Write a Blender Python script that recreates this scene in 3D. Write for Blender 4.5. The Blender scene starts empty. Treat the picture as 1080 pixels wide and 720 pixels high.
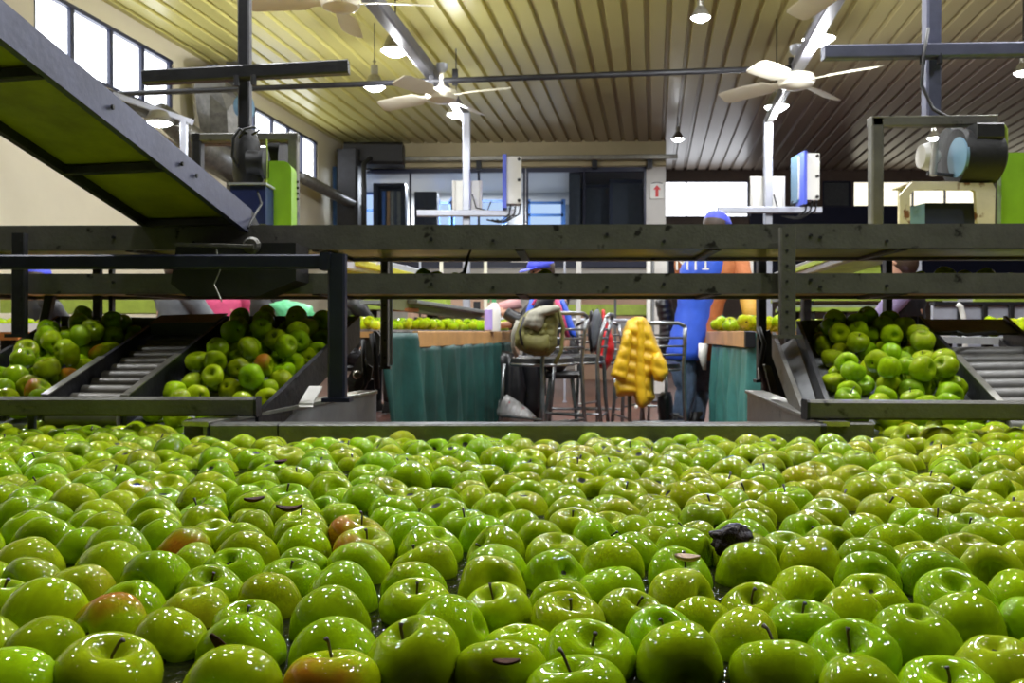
import bpy, math, random
from mathutils import Vector, Matrix, Quaternion, noise
SC = bpy.context.scene
C = SC.collection
PI = math.pi
F = 950.0
CAM = Vector((0, 0, 0.74))
PITCH = math.atan(10 / F)
WATER = 0.45
random.seed(7)
_f = Vector((0, math.cos(PITCH), -math.sin(PITCH)))
_u = Vector((0, math.sin(PITCH), math.cos(PITCH)))
_x = Vector((1, 0, 0))


def ray(px, py):
    return _f + _x * ((px - 540) / F) + _u * ((360 - py) / F)


def P(px, py, Y):
    d = ray(px, py)
    return CAM + d * (Y / d.y)


TH = math.radians(9)
AX = Vector((math.sin(TH), math.cos(TH), 0))
RT = Vector((math.cos(TH), -math.sin(TH), 0))


def W(lat, al, z):
    return RT * lat + AX * al + Vector((0, 0, z))


def on_left_wall(px, py, lat):
    d = ray(px, py)
    t = lat / (d.x * RT.x + d.y * RT.y)
    return CAM + d * t


# ---------------------------------------------------------------- materials
def new_mat(name):
    m = bpy.data.materials.new(name)
    m.use_nodes = True
    nt = m.node_tree
    return m, nt, nt.nodes['Principled BSDF']


def mat(name, col, rough=0.5, metal=0.0, var=0.0, scale=8.0, bump=0.0, bscale=40.0, coat=0.0, dirt=None, dirt_at=0.62, spec=0.5):
    m, nt, b = new_mat(name)
    b.inputs['Base Color'].default_value = (*col, 1)
    b.inputs['Roughness'].default_value = rough
    b.inputs['Metallic'].default_value = metal
    b.inputs['Coat Weight'].default_value = coat
    b.inputs['Coat Roughness'].default_value = 0.08
    b.inputs['Specular IOR Level'].default_value = spec
    tc = nt.nodes.new('ShaderNodeTexCoord')
    if var > 0 or dirt:
        n = nt.nodes.new('ShaderNodeTexNoise')
        n.inputs['Scale'].default_value = scale
        n.inputs['Detail'].default_value = 6
        n.inputs['Roughness'].default_value = 0.65
        nt.links.new(tc.outputs['Object'], n.inputs['Vector'])
        r = nt.nodes.new('ShaderNodeValToRGB')
        r.color_ramp.elements[0].position = 0.3
        r.color_ramp.elements[1].position = 0.72
        r.color_ramp.elements[0].color = (*[c * (1 - var) for c in col], 1)
        r.color_ramp.elements[1].color = (*[min(1, c * (1 + var)) for c in col], 1)
        nt.links.new(n.outputs['Fac'], r.inputs['Fac'])
        out = r.outputs['Color']
        if dirt:
            n2 = nt.nodes.new('ShaderNodeTexNoise')
            n2.inputs['Scale'].default_value = scale * 1.7
            n2.inputs['Detail'].default_value = 8
            nt.links.new(tc.outputs['Object'], n2.inputs['Vector'])
            r2 = nt.nodes.new('ShaderNodeValToRGB')
            r2.color_ramp.elements[0].position = dirt_at
            r2.color_ramp.elements[1].position = dirt_at + 0.06
            nt.links.new(n2.outputs['Fac'], r2.inputs['Fac'])
            mx = nt.nodes.new('ShaderNodeMix')
            mx.data_type = 'RGBA'
            nt.links.new(r2.outputs['Color'], mx.inputs[0])
            nt.links.new(out, mx.inputs[6])
            mx.inputs[7].default_value = (*dirt, 1)
            out = mx.outputs[2]
        nt.links.new(out, b.inputs['Base Color'])
    if bump > 0:
        n3 = nt.nodes.new('ShaderNodeTexNoise')
        n3.inputs['Scale'].default_value = bscale
        n3.inputs['Detail'].default_value = 4
        nt.links.new(tc.outputs['Object'], n3.inputs['Vector'])
        bp = nt.nodes.new('ShaderNodeBump')
        bp.inputs['Strength'].default_value = bump
        bp.inputs['Distance'].default_value = 0.01
        nt.links.new(n3.outputs['Fac'], bp.inputs['Height'])
        nt.links.new(bp.outputs['Normal'], b.inputs['Normal'])
    return m


def emit(name, col, s):
    m = bpy.data.materials.new(name)
    m.use_nodes = True
    nt = m.node_tree
    nt.nodes.remove(nt.nodes['Principled BSDF'])
    e = nt.nodes.new('ShaderNodeEmission')
    e.inputs['Color'].default_value = (*col, 1)
    e.inputs['Strength'].default_value = s
    nt.links.new(e.outputs[0], nt.nodes['Material Output'].inputs['Surface'])
    return m


def apple_mat():
    m, nt, b = new_mat('apple_skin')
    L = nt.links.new
    N = nt.nodes.new
    oi = N('ShaderNodeObjectInfo')
    tc = N('ShaderNodeTexCoord')
    # streaky mottling along the fruit
    mp = N('ShaderNodeMapping')
    mp.inputs['Scale'].default_value = (1, 1, 0.35)
    L(tc.outputs['Object'], mp.inputs['Vector'])
    n1 = N('ShaderNodeTexNoise')
    n1.inputs['Scale'].default_value = 2.2
    n1.inputs['Detail'].default_value = 5
    L(mp.outputs[0], n1.inputs['Vector'])
    hs = N('ShaderNodeHueSaturation')
    mr = N('ShaderNodeMapRange')
    mr.inputs['From Min'].default_value = 0.3
    mr.inputs['From Max'].default_value = 0.7
    mr.inputs['To Min'].default_value = 0.84
    mr.inputs['To Max'].default_value = 1.2
    L(n1.outputs['Fac'], mr.inputs['Value'])
    L(mr.outputs[0], hs.inputs['Value'])
    L(oi.outputs['Color'], hs.inputs['Color'])
    # fine pale lenticels
    vo = N('ShaderNodeTexVoronoi')
    vo.inputs['Scale'].default_value = 9
    L(tc.outputs['Object'], vo.inputs['Vector'])
    vr = N('ShaderNodeValToRGB')
    vr.color_ramp.elements[0].position = 0.035
    vr.color_ramp.elements[0].color = (0.35, 0.35, 0.35, 1)
    vr.color_ramp.elements[1].position = 0.07
    vr.color_ramp.elements[1].color = (0, 0, 0, 1)
    L(vo.outputs['Distance'], vr.inputs['Fac'])
    mx0 = N('ShaderNodeMix')
    mx0.data_type = 'RGBA'
    L(vr.outputs['Color'], mx0.inputs[0])
    L(hs.outputs[0], mx0.inputs[6])
    mx0.inputs[7].default_value = (0.45, 0.55, 0.10, 1)
    # blush on one cheek, amount in the object's alpha
    sx = N('ShaderNodeSeparateXYZ')
    L(tc.outputs['Object'], sx.inputs[0])
    n2 = N('ShaderNodeTexNoise')
    n2.inputs['Scale'].default_value = 1.6
    n2.inputs['Detail'].default_value = 3
    L(tc.outputs['Object'], n2.inputs['Vector'])
    ad = N('ShaderNodeMath')
    ad.operation = 'ADD'
    L(sx.outputs['X'], ad.inputs[0])
    L(n2.outputs['Fac'], ad.inputs[1])
    br = N('ShaderNodeMapRange')
    br.inputs['From Min'].default_value = 0.75
    br.inputs['From Max'].default_value = 1.35
    L(ad.outputs[0], br.inputs['Value'])
    mu = N('ShaderNodeMath')
    mu.operation = 'MULTIPLY'
    L(br.outputs[0], mu.inputs[0])
    L(oi.outputs['Alpha'], mu.inputs[1])
    mx = N('ShaderNodeMix')
    mx.data_type = 'RGBA'
    L(mu.outputs[0], mx.inputs[0])
    L(mx0.outputs[2], mx.inputs[6])
    mx.inputs[7].default_value = (0.40, 0.12, 0.012, 1)
    L(mx.outputs[2], b.inputs['Base Color'])
    b.inputs['Roughness'].default_value = 0.42
    b.inputs['Specular IOR Level'].default_value = 0.0
    b.inputs['Coat Weight'].default_value = 1.0
    b.inputs['Coat IOR'].default_value = 1.38
    b.inputs['Coat Roughness'].default_value = 0.02
    b.inputs['Subsurface Weight'].default_value = 0.0
    # water drops clinging to the wet skin
    v2 = N('ShaderNodeTexVoronoi')
    v2.inputs['Scale'].default_value = 7.0
    v2.inputs['Randomness'].default_value = 1
    L(tc.outputs['Object'], v2.inputs['Vector'])
    r2 = N('ShaderNodeMapRange')
    r2.inputs['From Min'].default_value = 0.03
    r2.inputs['From Max'].default_value = 0.14
    r2.inputs['To Min'].default_value = 1
    r2.inputs['To Max'].default_value = 0
    L(v2.outputs['Distance'], r2.inputs['Value'])
    n4 = N('ShaderNodeTexNoise')
    n4.inputs['Scale'].default_value = 7
    n4.inputs['Detail'].default_value = 2
    L(tc.outputs['Object'], n4.inputs['Vector'])
    a2 = N('ShaderNodeMath')
    a2.operation = 'MULTIPLY_ADD'
    a2.inputs[1].default_value = 0.015
    L(n4.outputs['Fac'], a2.inputs[0])
    L(r2.outputs[0], a2.inputs[2])
    bp = N('ShaderNodeBump')
    bp.inputs['Strength'].default_value = 0.6
    bp.inputs['Distance'].default_value = 0.02
    L(a2.outputs[0], bp.inputs['Height'])
    L(bp.outputs[0], b.inputs['Coat Normal'])
    return m


def water_mat():
    m, nt, b = new_mat('wash_water')
    L = nt.links.new
    N = nt.nodes.new
    tc = N('ShaderNodeTexCoord')
    b.inputs['Base Color'].default_value = (0.018, 0.02, 0.008, 1)
    b.inputs['Roughness'].default_value = 0.03
    b.inputs['IOR'].default_value = 1.4
    n = N('ShaderNodeTexNoise')
    n.inputs['Scale'].default_value = 38
    n.inputs['Detail'].default_value = 3
    L(tc.outputs['Object'], n.inputs['Vector'])
    bp = N('ShaderNodeBump')
    bp.inputs['Strength'].default_value = 0.5
    bp.inputs['Distance'].default_value = 0.02
    L(n.outputs['Fac'], bp.inputs['Height'])
    L(bp.outputs[0], b.inputs['Normal'])
    t = N('ShaderNodeBsdfTransparent')
    t.inputs['Color'].default_value = (0.55, 0.6, 0.35, 1)
    mx = N('ShaderNodeMixShader')
    mx.inputs[0].default_value = 0.72
    L(t.outputs[0], mx.inputs[1])
    L(b.outputs[0], mx.inputs[2])
    L(mx.outputs[0], nt.nodes['Material Output'].inputs['Surface'])
    return m


def glass_mat(name='window_glass'):
    m, nt, b = new_mat(name)
    L = nt.links.new
    b.inputs['Base Color'].default_value = (0.05, 0.06, 0.08, 1)
    b.inputs['Roughness'].default_value = 0.02
    t = nt.nodes.new('ShaderNodeBsdfTransparent')
    t.inputs['Color'].default_value = (0.86, 0.9, 0.95, 1)
    mx = nt.nodes.new('ShaderNodeMixShader')
    mx.inputs[0].default_value = 0.12
    L(t.outputs[0], mx.inputs[1])
    L(b.outputs[0], mx.inputs[2])
    L(mx.outputs[0], nt.nodes['Material Output'].inputs['Surface'])
    return m


def tile_mat():
    m, nt, b = new_mat('floor_tile')
    L = nt.links.new
    tc = nt.nodes.new('ShaderNodeTexCoord')
    br = nt.nodes.new('ShaderNodeTexBrick')
    br.inputs['Scale'].default_value = 2.2
    br.inputs['Color1'].default_value = (0.16, 0.06, 0.04, 1)
    br.inputs['Color2'].default_value = (0.10, 0.045, 0.035, 1)
    br.inputs['Mortar'].default_value = (0.03, 0.025, 0.02, 1)
    br.inputs['Mortar Size'].default_value = 0.012
    L(tc.outputs['Object'], br.inputs['Vector'])
    L(br.outputs['Color'], b.inputs['Base Color'])
    b.inputs['Roughness'].default_value = 0.35
    return m


MT = {}
MT['steel'] = mat('painted_steel', (0.11, 0.105, 0.092), 0.42, 0.35, 0.35, 14, 0.25, 60, dirt=(0.012, 0.01, 0.008), dirt_at=0.66)
MT['rail'] = mat('rail_steel', (0.11, 0.105, 0.09), 0.45, 0.2, 0.25, 9, 0.2, 80, dirt=(0.01, 0.008, 0.007), dirt_at=0.63)
MT['darksteel'] = mat('dark_steel', (0.022, 0.022, 0.026), 0.45, 0.3, 0.4, 10, 0.15, 50)
MT['bluesteel'] = mat('blue_grey_steel', (0.085, 0.09, 0.145), 0.4, 0.25, 0.25, 7, 0.08, 50, dirt=(0.02, 0.015, 0.02), dirt_at=0.7)
MT['navypost'] = mat('navy_black_steel', (0.016, 0.018, 0.04), 0.4, 0.2, 0.3, 9)
MT['stainless'] = mat('stainless_steel', (0.36, 0.35, 0.31), 0.32, 0.8, 0.2, 12, 0.1, 90, dirt=(0.05, 0.045, 0.035), dirt_at=0.68)
MT['rim'] = mat('tank_rim_steel', (0.15, 0.15, 0.14), 0.35, 0.35, 0.25, 10, 0.15, 60, dirt=(0.03, 0.025, 0.02), dirt_at=0.7)
MT['zinc'] = mat('zinc_tray', (0.30, 0.31, 0.32), 0.45, 0.5, 0.15, 8, 0.05)
MT['underbelt'] = mat('yellow_green_tray', (0.36, 0.34, 0.02), 0.45, 0.0, 0.35, 5, 0.1, 30)
MT['underbelt2'] = mat('yellow_conveyor_pan', (0.46, 0.44, 0.03), 0.4, 0.0, 0.4, 3, 0.1, 30, dirt=(0.18, 0.07, 0.02), dirt_at=0.7)
MT['roller'] = mat('grey_roller', (0.17, 0.165, 0.155), 0.4, 0.1, 0.25, 12, 0.1)
MT['rollerdark'] = mat('brown_roller', (0.13, 0.12, 0.10), 0.4, 0.1, 0.3, 12, 0.1)
MT['green'] = mat('lime_guard_paint', (0.26, 0.50, 0.03), 0.35, 0, 0.15, 6, coat=0.3)
MT['lime'] = mat('lime_edge_paint', (0.32, 0.42, 0.06), 0.4, 0, 0.3, 6)
MT['black'] = mat('black_rubber', (0.012, 0.012, 0.012), 0.45, 0, 0.3, 10, 0.2)
MT['motor'] = mat('black_motor_paint', (0.007, 0.0065, 0.0065), 0.6, 0.0, 0.4, 12, 0.2, 40)
MT['bluebox'] = mat('blue_drive_box', (0.02, 0.03, 0.14), 0.4, 0.1, 0.3, 6)
MT['cream'] = mat('cream_wall_paint', (0.66, 0.60, 0.44), 0.6, 0, 0.05, 1.2, 0.05)
MT['fascia'] = mat('cream_fascia', (0.52, 0.44, 0.25), 0.55, 0, 0.08, 2)
MT['ceil'] = mat('cream_metal_deck', (0.56, 0.50, 0.17), 0.36, 0.1, 0.10, 0.6, 0.03, 12)
MT['ceil2'] = mat('mauve_metal_deck', (0.34, 0.28, 0.25), 0.33, 0.25, 0.12, 0.6, 0.03, 12)
MT['white'] = mat('white_paint', (0.78, 0.77, 0.72), 0.4, 0, 0.04, 5)
MT['fan'] = mat('fan_enamel', (0.88, 0.84, 0.68), 0.35, 0, 0.04, 5, coat=0.2)
MT['galv'] = mat('galvanised_post', (0.50, 0.52, 0.60), 0.35, 0.3, 0.1, 6)
MT['navy'] = mat('navy_frame', (0.02, 0.025, 0.06), 0.45, 0, 0.1, 6)
MT['bluef'] = mat('blue_frame', (0.06, 0.16, 0.42), 0.4, 0, 0.1, 6)
MT['blueedge'] = mat('blue_edge', (0.08, 0.12, 0.65), 0.4)
MT['brown'] = mat('brown_cladding', (0.14, 0.10, 0.08), 0.5, 0, 0.2, 2)
MT['wood'] = mat('worn_wood', (0.48, 0.26, 0.09), 0.45, 0, 0.3, 5, 0.1, 30)
MT['orange_wood'] = mat('orange_board', (0.55, 0.19, 0.04), 0.5, 0, 0.15, 5)
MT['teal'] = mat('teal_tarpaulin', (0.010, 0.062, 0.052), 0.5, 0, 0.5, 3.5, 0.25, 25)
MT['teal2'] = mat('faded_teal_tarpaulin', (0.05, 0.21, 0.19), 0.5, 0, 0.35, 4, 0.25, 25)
MT['yellow'] = mat('yellow_nylon', (0.68, 0.42, 0.015), 0.38, 0, 0.1, 6, 0.3, 25)
MT['red'] = mat('red_nylon', (0.62, 0.02, 0.02), 0.4, 0, 0.15, 6, 0.2, 20)
MT['greycloth'] = mat('grey_cloth', (0.10, 0.11, 0.12), 0.7, 0, 0.2, 12, 0.2)
MT['blackcloth'] = mat('black_nylon', (0.012, 0.012, 0.014), 0.4, 0, 0.3, 12, 0.3, 20)
MT['olive'] = mat('olive_canvas', (0.14, 0.13, 0.03), 0.7, 0, 0.25, 12, 0.3, 30)
MT['khaki'] = mat('pale_khaki_canvas', (0.30, 0.29, 0.23), 0.7, 0, 0.25, 12, 0.3, 30)
MT['denim'] = mat('washed_denim', (0.09, 0.14, 0.22), 0.75, 0, 0.45, 9, 0.2, 80)
MT['vest'] = mat('royal_blue_vest', (0.03, 0.10, 0.62), 0.5, 0, 0.12, 6, 0.2, 20)
MT['capblue'] = mat('blue_cap_fabric', (0.06, 0.08, 0.66), 0.55, 0, 0.1, 10, 0.2, 50)
MT['orange'] = mat('rust_orange_fleece', (0.46, 0.15, 0.05), 0.75, 0, 0.15, 10, 0.3, 60)
MT['mustard'] = mat('mustard_sleeve', (0.50, 0.27, 0.03), 0.6, 0, 0.15, 10, 0.2)
MT['skin'] = mat('skin', (0.50, 0.27, 0.18), 0.5, 0, 0.06, 20)
MT['hair'] = mat('dark_hair', (0.04, 0.022, 0.012), 0.5)
MT['ltgreen'] = mat('green_glove', (0.10, 0.45, 0.20), 0.5)
MT['lilac'] = mat('lilac_sleeve', (0.42, 0.34, 0.60), 0.6, 0, 0.1, 10)
MT['pink'] = mat('pink_fleece', (0.62, 0.07, 0.18), 0.7, 0, 0.2, 8, 0.2)
MT['chrome'] = mat('worn_chrome', (0.26, 0.27, 0.28), 0.3, 0.85, 0.25, 20, 0.1)
MT['bag'] = mat('white_plastic_bag', (0.52, 0.52, 0.52), 0.35, 0, 0.2, 14, 0.6, 18, dirt=(0.5, 0.03, 0.03), dirt_at=0.63)
MT['stem'] = mat('apple_stem', (0.045, 0.022, 0.008), 0.6, 0, 0.3, 200)
MT['calyx'] = mat('apple_calyx', (0.035, 0.03, 0.008), 0.8)
MT['beam'] = mat('roof_beam_paint', (0.17, 0.17, 0.2), 0.4, 0.2, .15, 5)
MT['lowbounce'] = mat('low_bounce_wall', (0.06, 0.055, 0.05), 0.7, 0, .1, 2)  # kept dark on the unseen walls to cut bounced light
MT['leaf'] = mat('dead_leaf', (0.05, 0.015, 0.006), 0.8, 0, 0.5, 30, 0.4, 40, spec=.2)
MT['dryleaf'] = mat('dry_leaf', (0.32, 0.20, 0.10), 0.6, 0, 0.4, 30, 0.3, 40)
MT['rot'] = mat('rotten_skin', (0.010, 0.002, 0.002), 0.6, 0, 0.5, 30, 1.0, 60, spec=.25)
MT['apple'] = apple_mat()
MT['water'] = water_mat()
MT['glass'] = glass_mat()
MT['tile'] = tile_mat()
MT['concrete'] = mat('dark_concrete', (0.06, 0.055, 0.05), 0.5, 0, 0.3, 2)
MT['lens'] = emit('lamp_lens', (0.93, 0.97, 1.0), 150)
MT['sky'] = emit('bright_sky_pane', (0.90, 0.94, 1.0), 11)
MT['sky2'] = emit('far_sky_pane', (0.93, 0.95, 1.0), 7)
MT['skyw'] = emit('warm_sky_pane', (1.0, 0.93, 0.72), 3.6)
MT['skyb'] = emit('blue_day_pane', (0.62, 0.78, 1.0), 3)
MT['lilacb'] = mat('lilac_bottle', (0.42, 0.33, 0.75), 0.35)
MT['signred'] = mat('sign_red', (0.7, 0.03, 0.03), 0.5)
MT['paleblue'] = mat('pale_blue_panel', (0.13, 0.24, 0.35), 0.45, 0, 0.1, 4)
MT['offwhite'] = mat('off_white_panel', (0.60, 0.58, 0.55), 0.5, 0, 0.06, 3)
MT['pinkwall'] = mat('pinkish_board', (0.50, 0.33, 0.24), 0.6, 0, 0.1, 3)


# ---------------------------------------------------------------- mesh builder
class MB:
    soft = 0

    def __init__(s):
        s.v, s.f, s.mi = [], [], []

    def add(s, vs, fs, mi=0):
        n = len(s.v)
        s.v += [Vector(v) for v in vs]
        s.f += [tuple(i + n for i in f) for f in fs]
        s.mi += [mi] * len(fs)
        return s

    def box(s, lo, hi, mi=0):
        x0, y0, z0 = lo
        x1, y1, z1 = hi
        return s.add([(x0, y0, z0), (x1, y0, z0), (x1, y1, z0), (x0, y1, z0), (x0, y0, z1), (x1, y0, z1), (x1, y1, z1), (x0, y1, z1)],
                     [(0, 3, 2, 1), (4, 5, 6, 7), (0, 1, 5, 4), (1, 2, 6, 5), (2, 3, 7, 6), (3, 0, 4, 7)], mi)

    def hexa(s, b, t, mi=0):  # b, t: four corners each, same winding
        return s.add(list(b) + list(t), [(0, 3, 2, 1), (4, 5, 6, 7), (0, 1, 5, 4), (1, 2, 6, 5), (2, 3, 7, 6), (3, 0, 4, 7)], mi)

    def bar(s, p, q, w, h, up=(0, 0, 1), bev=0.12, mi=0):
        """rectangular section beam p->q, section w (side) x h (up), chamfered"""
        p, q, up = Vector(p), Vector(q), Vector(up)
        d = (q - p).normalized()
        sd = d.cross(up)
        if sd.length < 1e-4:
            sd = d.cross(Vector((0, 1, 0)))
        sd.normalize()
        u = sd.cross(d).normalized()
        e = min(w, h) * bev
        prof = [(-w / 2 + e, -h / 2), (w / 2 - e, -h / 2), (w / 2, -h / 2 + e), (w / 2, h / 2 - e), (w / 2 - e, h / 2), (-w / 2 + e, h / 2), (-w / 2, h / 2 - e), (-w / 2, -h / 2 + e)]
        vs = [p + sd * a + u * b for a, b in prof] + [q + sd * a + u * b for a, b in prof]
        fs = [(i, (i + 1) % 8, 8 + (i + 1) % 8, 8 + i) for i in range(8)] + [tuple(range(7, -1, -1)), tuple(range(8, 16))]
        return s.add(vs, fs, mi)

    def tube(s, pts, r, n=10, mi=0, cap=True):
        pts = [Vector(p) for p in pts]
        rs = r if isinstance(r, (list, tuple)) else [r] * len(pts)
        vs, fs = [], []
        ref = None
        for i, p in enumerate(pts):
            d = (pts[min(i + 1, len(pts) - 1)] - pts[max(i - 1, 0)]).normalized()
            if ref is None:
                ref = d.orthogonal().normalized()
            ref = (ref - d * ref.dot(d))
            ref = ref.normalized() if ref.length > 1e-5 else d.orthogonal().normalized()
            b = d.cross(ref)
            for k in range(n):
                a = 2 * PI * k / n
                vs.append(p + (ref * math.cos(a) + b * math.sin(a)) * rs[i])
        for i in range(len(pts) - 1):
            for k in range(n):
                fs.append((i * n + k, i * n + (k + 1) % n, (i + 1) * n + (k + 1) % n, (i + 1) * n + k))
        if cap:
            fs.append(tuple(range(n - 1, -1, -1)))
            fs.append(tuple(range((len(pts) - 1) * n, len(pts) * n)))
        return s.add(vs, fs, mi)

    def loft(s, rings, n=16, mi=0):
        """rings: (centre, a-vector, b-vector) ellipses"""
        vs, fs = [], []
        for c, a, b in rings:
            c, a, b = Vector(c), Vector(a), Vector(b)
            for k in range(n):
                t = 2 * PI * k / n
                vs.append(c + a * math.cos(t) + b * math.sin(t))
        for i in range(len(rings) - 1):
            for k in range(n):
                fs.append((i * n + k, i * n + (k + 1) % n, (i + 1) * n + (k + 1) % n, (i + 1) * n + k))
        fs.append(tuple(range(n - 1, -1, -1)))
        fs.append(tuple(range((len(rings) - 1) * n, len(rings) * n)))
        return s.add(vs, fs, mi)

    def lathe(s, prof, n=24, o=(0, 0, 0), axis='Z', mi=0):
        o = Vector(o)
        vs, fs = [], []
        for r, z in prof:
            for k in range(n):
                a = 2 * PI * k / n
                if axis == 'Z':
                    vs.append(o + Vector((r * math.cos(a), r * math.sin(a), z)))
                elif axis == 'X':
                    vs.append(o + Vector((z, r * math.cos(a), r * math.sin(a))))
                else:
                    vs.append(o + Vector((r * math.sin(a), z, r * math.cos(a))))
        m = len(prof)
        for i in range(m - 1):
            for k in range(n):
                fs.append((i * n + k, i * n + (k + 1) % n, (i + 1) * n + (k + 1) % n, (i + 1) * n + k))
        fs.append(tuple(range(n - 1, -1, -1)))
        fs.append(tuple(range((m - 1) * n, m * n)))
        return s.add(vs, fs, mi)

    def prism(s, pts, ext, mi=0):
        pts = [Vector(p) for p in pts]
        ext = Vector(ext)
        n = len(pts)
        return s.add(pts + [p + ext for p in pts], [tuple(range(n - 1, -1, -1)), tuple(range(n, 2 * n))] + [(i, (i + 1) % n, n + (i + 1) % n, n + i) for i in range(n)], mi)

    def build(s, name, m, parent=None, smooth=False, local=False):
        off = Vector((0, 0, 0)) if (local or parent is None) else ORG.get(parent.name, Vector((0, 0, 0)))
        me = bpy.data.meshes.new(name)
        me.from_pydata([v - off for v in s.v], [], s.f)
        for mm in (m if isinstance(m, (list, tuple)) else [m]):
            me.materials.append(mm)
        me.polygons.foreach_set('material_index', s.mi)
        if smooth:
            me.polygons.foreach_set('use_smooth', [True] * len(me.polygons))
        me.update()
        import bmesh
        bm = bmesh.new()
        bm.from_mesh(me)
        bmesh.ops.recalc_face_normals(bm, faces=bm.faces)
        bm.to_mesh(me)
        bm.free()
        if smooth == 'auto':
            me.set_sharp_from_angle(angle=math.radians(40))
        o = bpy.data.objects.new(name, me)
        C.objects.link(o)
        if s.soft:
            sm = o.modifiers.new('soften', 'SMOOTH')
            sm.iterations = s.soft
            sm.factor = .5
        if parent is not None:
            o.parent = parent
            ORG[o.name] = off if not local else Vector((0, 0, 0))
        return o


ORG = {}


def props(o, label=None, cat=None, group=None, kind=None):
    for k, v in (('label', label), ('category', cat), ('group', group), ('kind', kind)):
        if v:
            o[k] = v
    return o


def thing(name, label, cat, loc=(0, 0, 0), group=None):
    o = bpy.data.objects.new(name, None)
    o.empty_display_size = 0.1
    C.objects.link(o)
    o.location = loc
    ORG[o.name] = Vector(loc)
    return props(o, label, cat, group)


def copy_tree(o, parent=None):
    c = o.copy()
    C.objects.link(c)
    if parent is not None:
        c.parent = parent
    for ch in list(o.children):
        copy_tree(ch, c)
    return c


def struct(mb, name, m, **k):
    return props(mb.build(name, m, **k), kind='structure')


def inflate(outline, Y, thick, cell=3.0, puff=None, slant=(0, 0), back=0.5, plateau=None):
    """outline in photo pixels at distance Y, made into a closed padded body of real thickness (metres)"""
    xs = [p[0] for p in outline]
    ys = [p[1] for p in outline]
    n = len(outline)

    def inside(x, y):
        c = False
        j = n - 1
        for i in range(n):
            xi, yi = outline[i]
            xj, yj = outline[j]
            if (yi > y) != (yj > y) and x < (xj - xi) * (y - yi) / (yj - yi) + xi:
                c = not c
            j = i
        return c

    def near(x, y):
        best = (1e9, x, y)
        for i in range(n):
            x0, y0 = outline[i]
            x1, y1 = outline[(i + 1) % n]
            dx, dy = x1 - x0, y1 - y0
            t = max(0, min(1, ((x - x0) * dx + (y - y0) * dy) / (dx * dx + dy * dy + 1e-9)))
            qx, qy = x0 + t * dx, y0 + t * dy
            d = math.hypot(x - qx, y - qy)
            if d < best[0]:
                best = (d, qx, qy)
        return best
    x0, y0 = min(xs), min(ys)
    nx, ny = int((max(xs) - x0) / cell) + 1, int((max(ys) - y0) / cell) + 1
    cells = [(i, j) for i in range(nx) for j in range(ny) if inside(x0 + (i + .5) * cell, y0 + (j + .5) * cell)]
    cs = set(cells)
    use = {}
    for i, j in cells:
        for a, b in ((0, 0), (1, 0), (1, 1), (0, 1)):
            use[(i + a, j + b)] = use.get((i + a, j + b), 0) + 1
    w = plateau or max(4.0, 0.5 * min(max(xs) - x0, max(ys) - y0))
    fi, bi, vs = {}, {}, []
    for (i, j), c in use.items():
        x, y = x0 + i * cell, y0 + j * cell
        d, qx, qy = near(x, y)
        edge = c < 4
        if edge:
            x, y, d = qx, qy, 0
        t = min(1, d / w)
        h = thick * math.sqrt(max(0, t * (2 - t)))
        if puff and not edge:
            h *= puff(x, y)
        base = Y + slant[0] * (x - x0) + slant[1] * (y - y0)
        fi[(i, j)] = len(vs)
        vs.append(P(x, y, base - h))
        if edge:
            bi[(i, j)] = fi[(i, j)]
        else:
            bi[(i, j)] = len(vs)
            vs.append(P(x, y, base + h * back))
    fs = []
    for i, j in cells:
        k = [(i, j), (i + 1, j), (i + 1, j + 1), (i, j + 1)]
        fs.append(tuple(fi[q] for q in k))
        fs.append(tuple(bi[q] for q in reversed(k)))
    # drop collapsed faces
    fs = [f for f in fs if len(set(f)) == 4]
    mb = MB().add(vs, fs)
    mb.soft = 4
    return mb
# ================================================================ SETTING
CEIL = 4.5
LW = -6.2


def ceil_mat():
    m, nt, b = new_mat('ribbed_deck_blend')
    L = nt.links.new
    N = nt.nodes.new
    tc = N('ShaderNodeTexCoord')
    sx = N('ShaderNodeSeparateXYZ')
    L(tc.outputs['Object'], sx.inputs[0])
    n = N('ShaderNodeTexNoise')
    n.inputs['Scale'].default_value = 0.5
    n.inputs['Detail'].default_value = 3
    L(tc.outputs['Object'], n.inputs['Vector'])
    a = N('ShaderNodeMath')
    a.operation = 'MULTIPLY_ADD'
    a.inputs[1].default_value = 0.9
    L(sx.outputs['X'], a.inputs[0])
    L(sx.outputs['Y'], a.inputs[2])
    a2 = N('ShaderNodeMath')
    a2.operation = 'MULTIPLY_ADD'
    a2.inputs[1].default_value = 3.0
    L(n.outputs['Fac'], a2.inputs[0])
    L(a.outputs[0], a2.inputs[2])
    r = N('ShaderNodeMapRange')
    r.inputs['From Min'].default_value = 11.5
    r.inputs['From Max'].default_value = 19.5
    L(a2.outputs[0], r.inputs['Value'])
    mx = N('ShaderNodeMix')  # yellow near, blending to mauve further down the hall and to the right
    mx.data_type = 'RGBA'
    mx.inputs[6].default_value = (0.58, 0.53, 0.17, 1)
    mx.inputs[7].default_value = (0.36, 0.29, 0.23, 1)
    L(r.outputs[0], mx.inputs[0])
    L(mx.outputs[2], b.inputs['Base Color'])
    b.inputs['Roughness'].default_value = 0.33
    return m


fl = struct(MB().box((-9, -4, -0.05), (16, 25, 0)), 'floor', MT['tile'])
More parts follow.
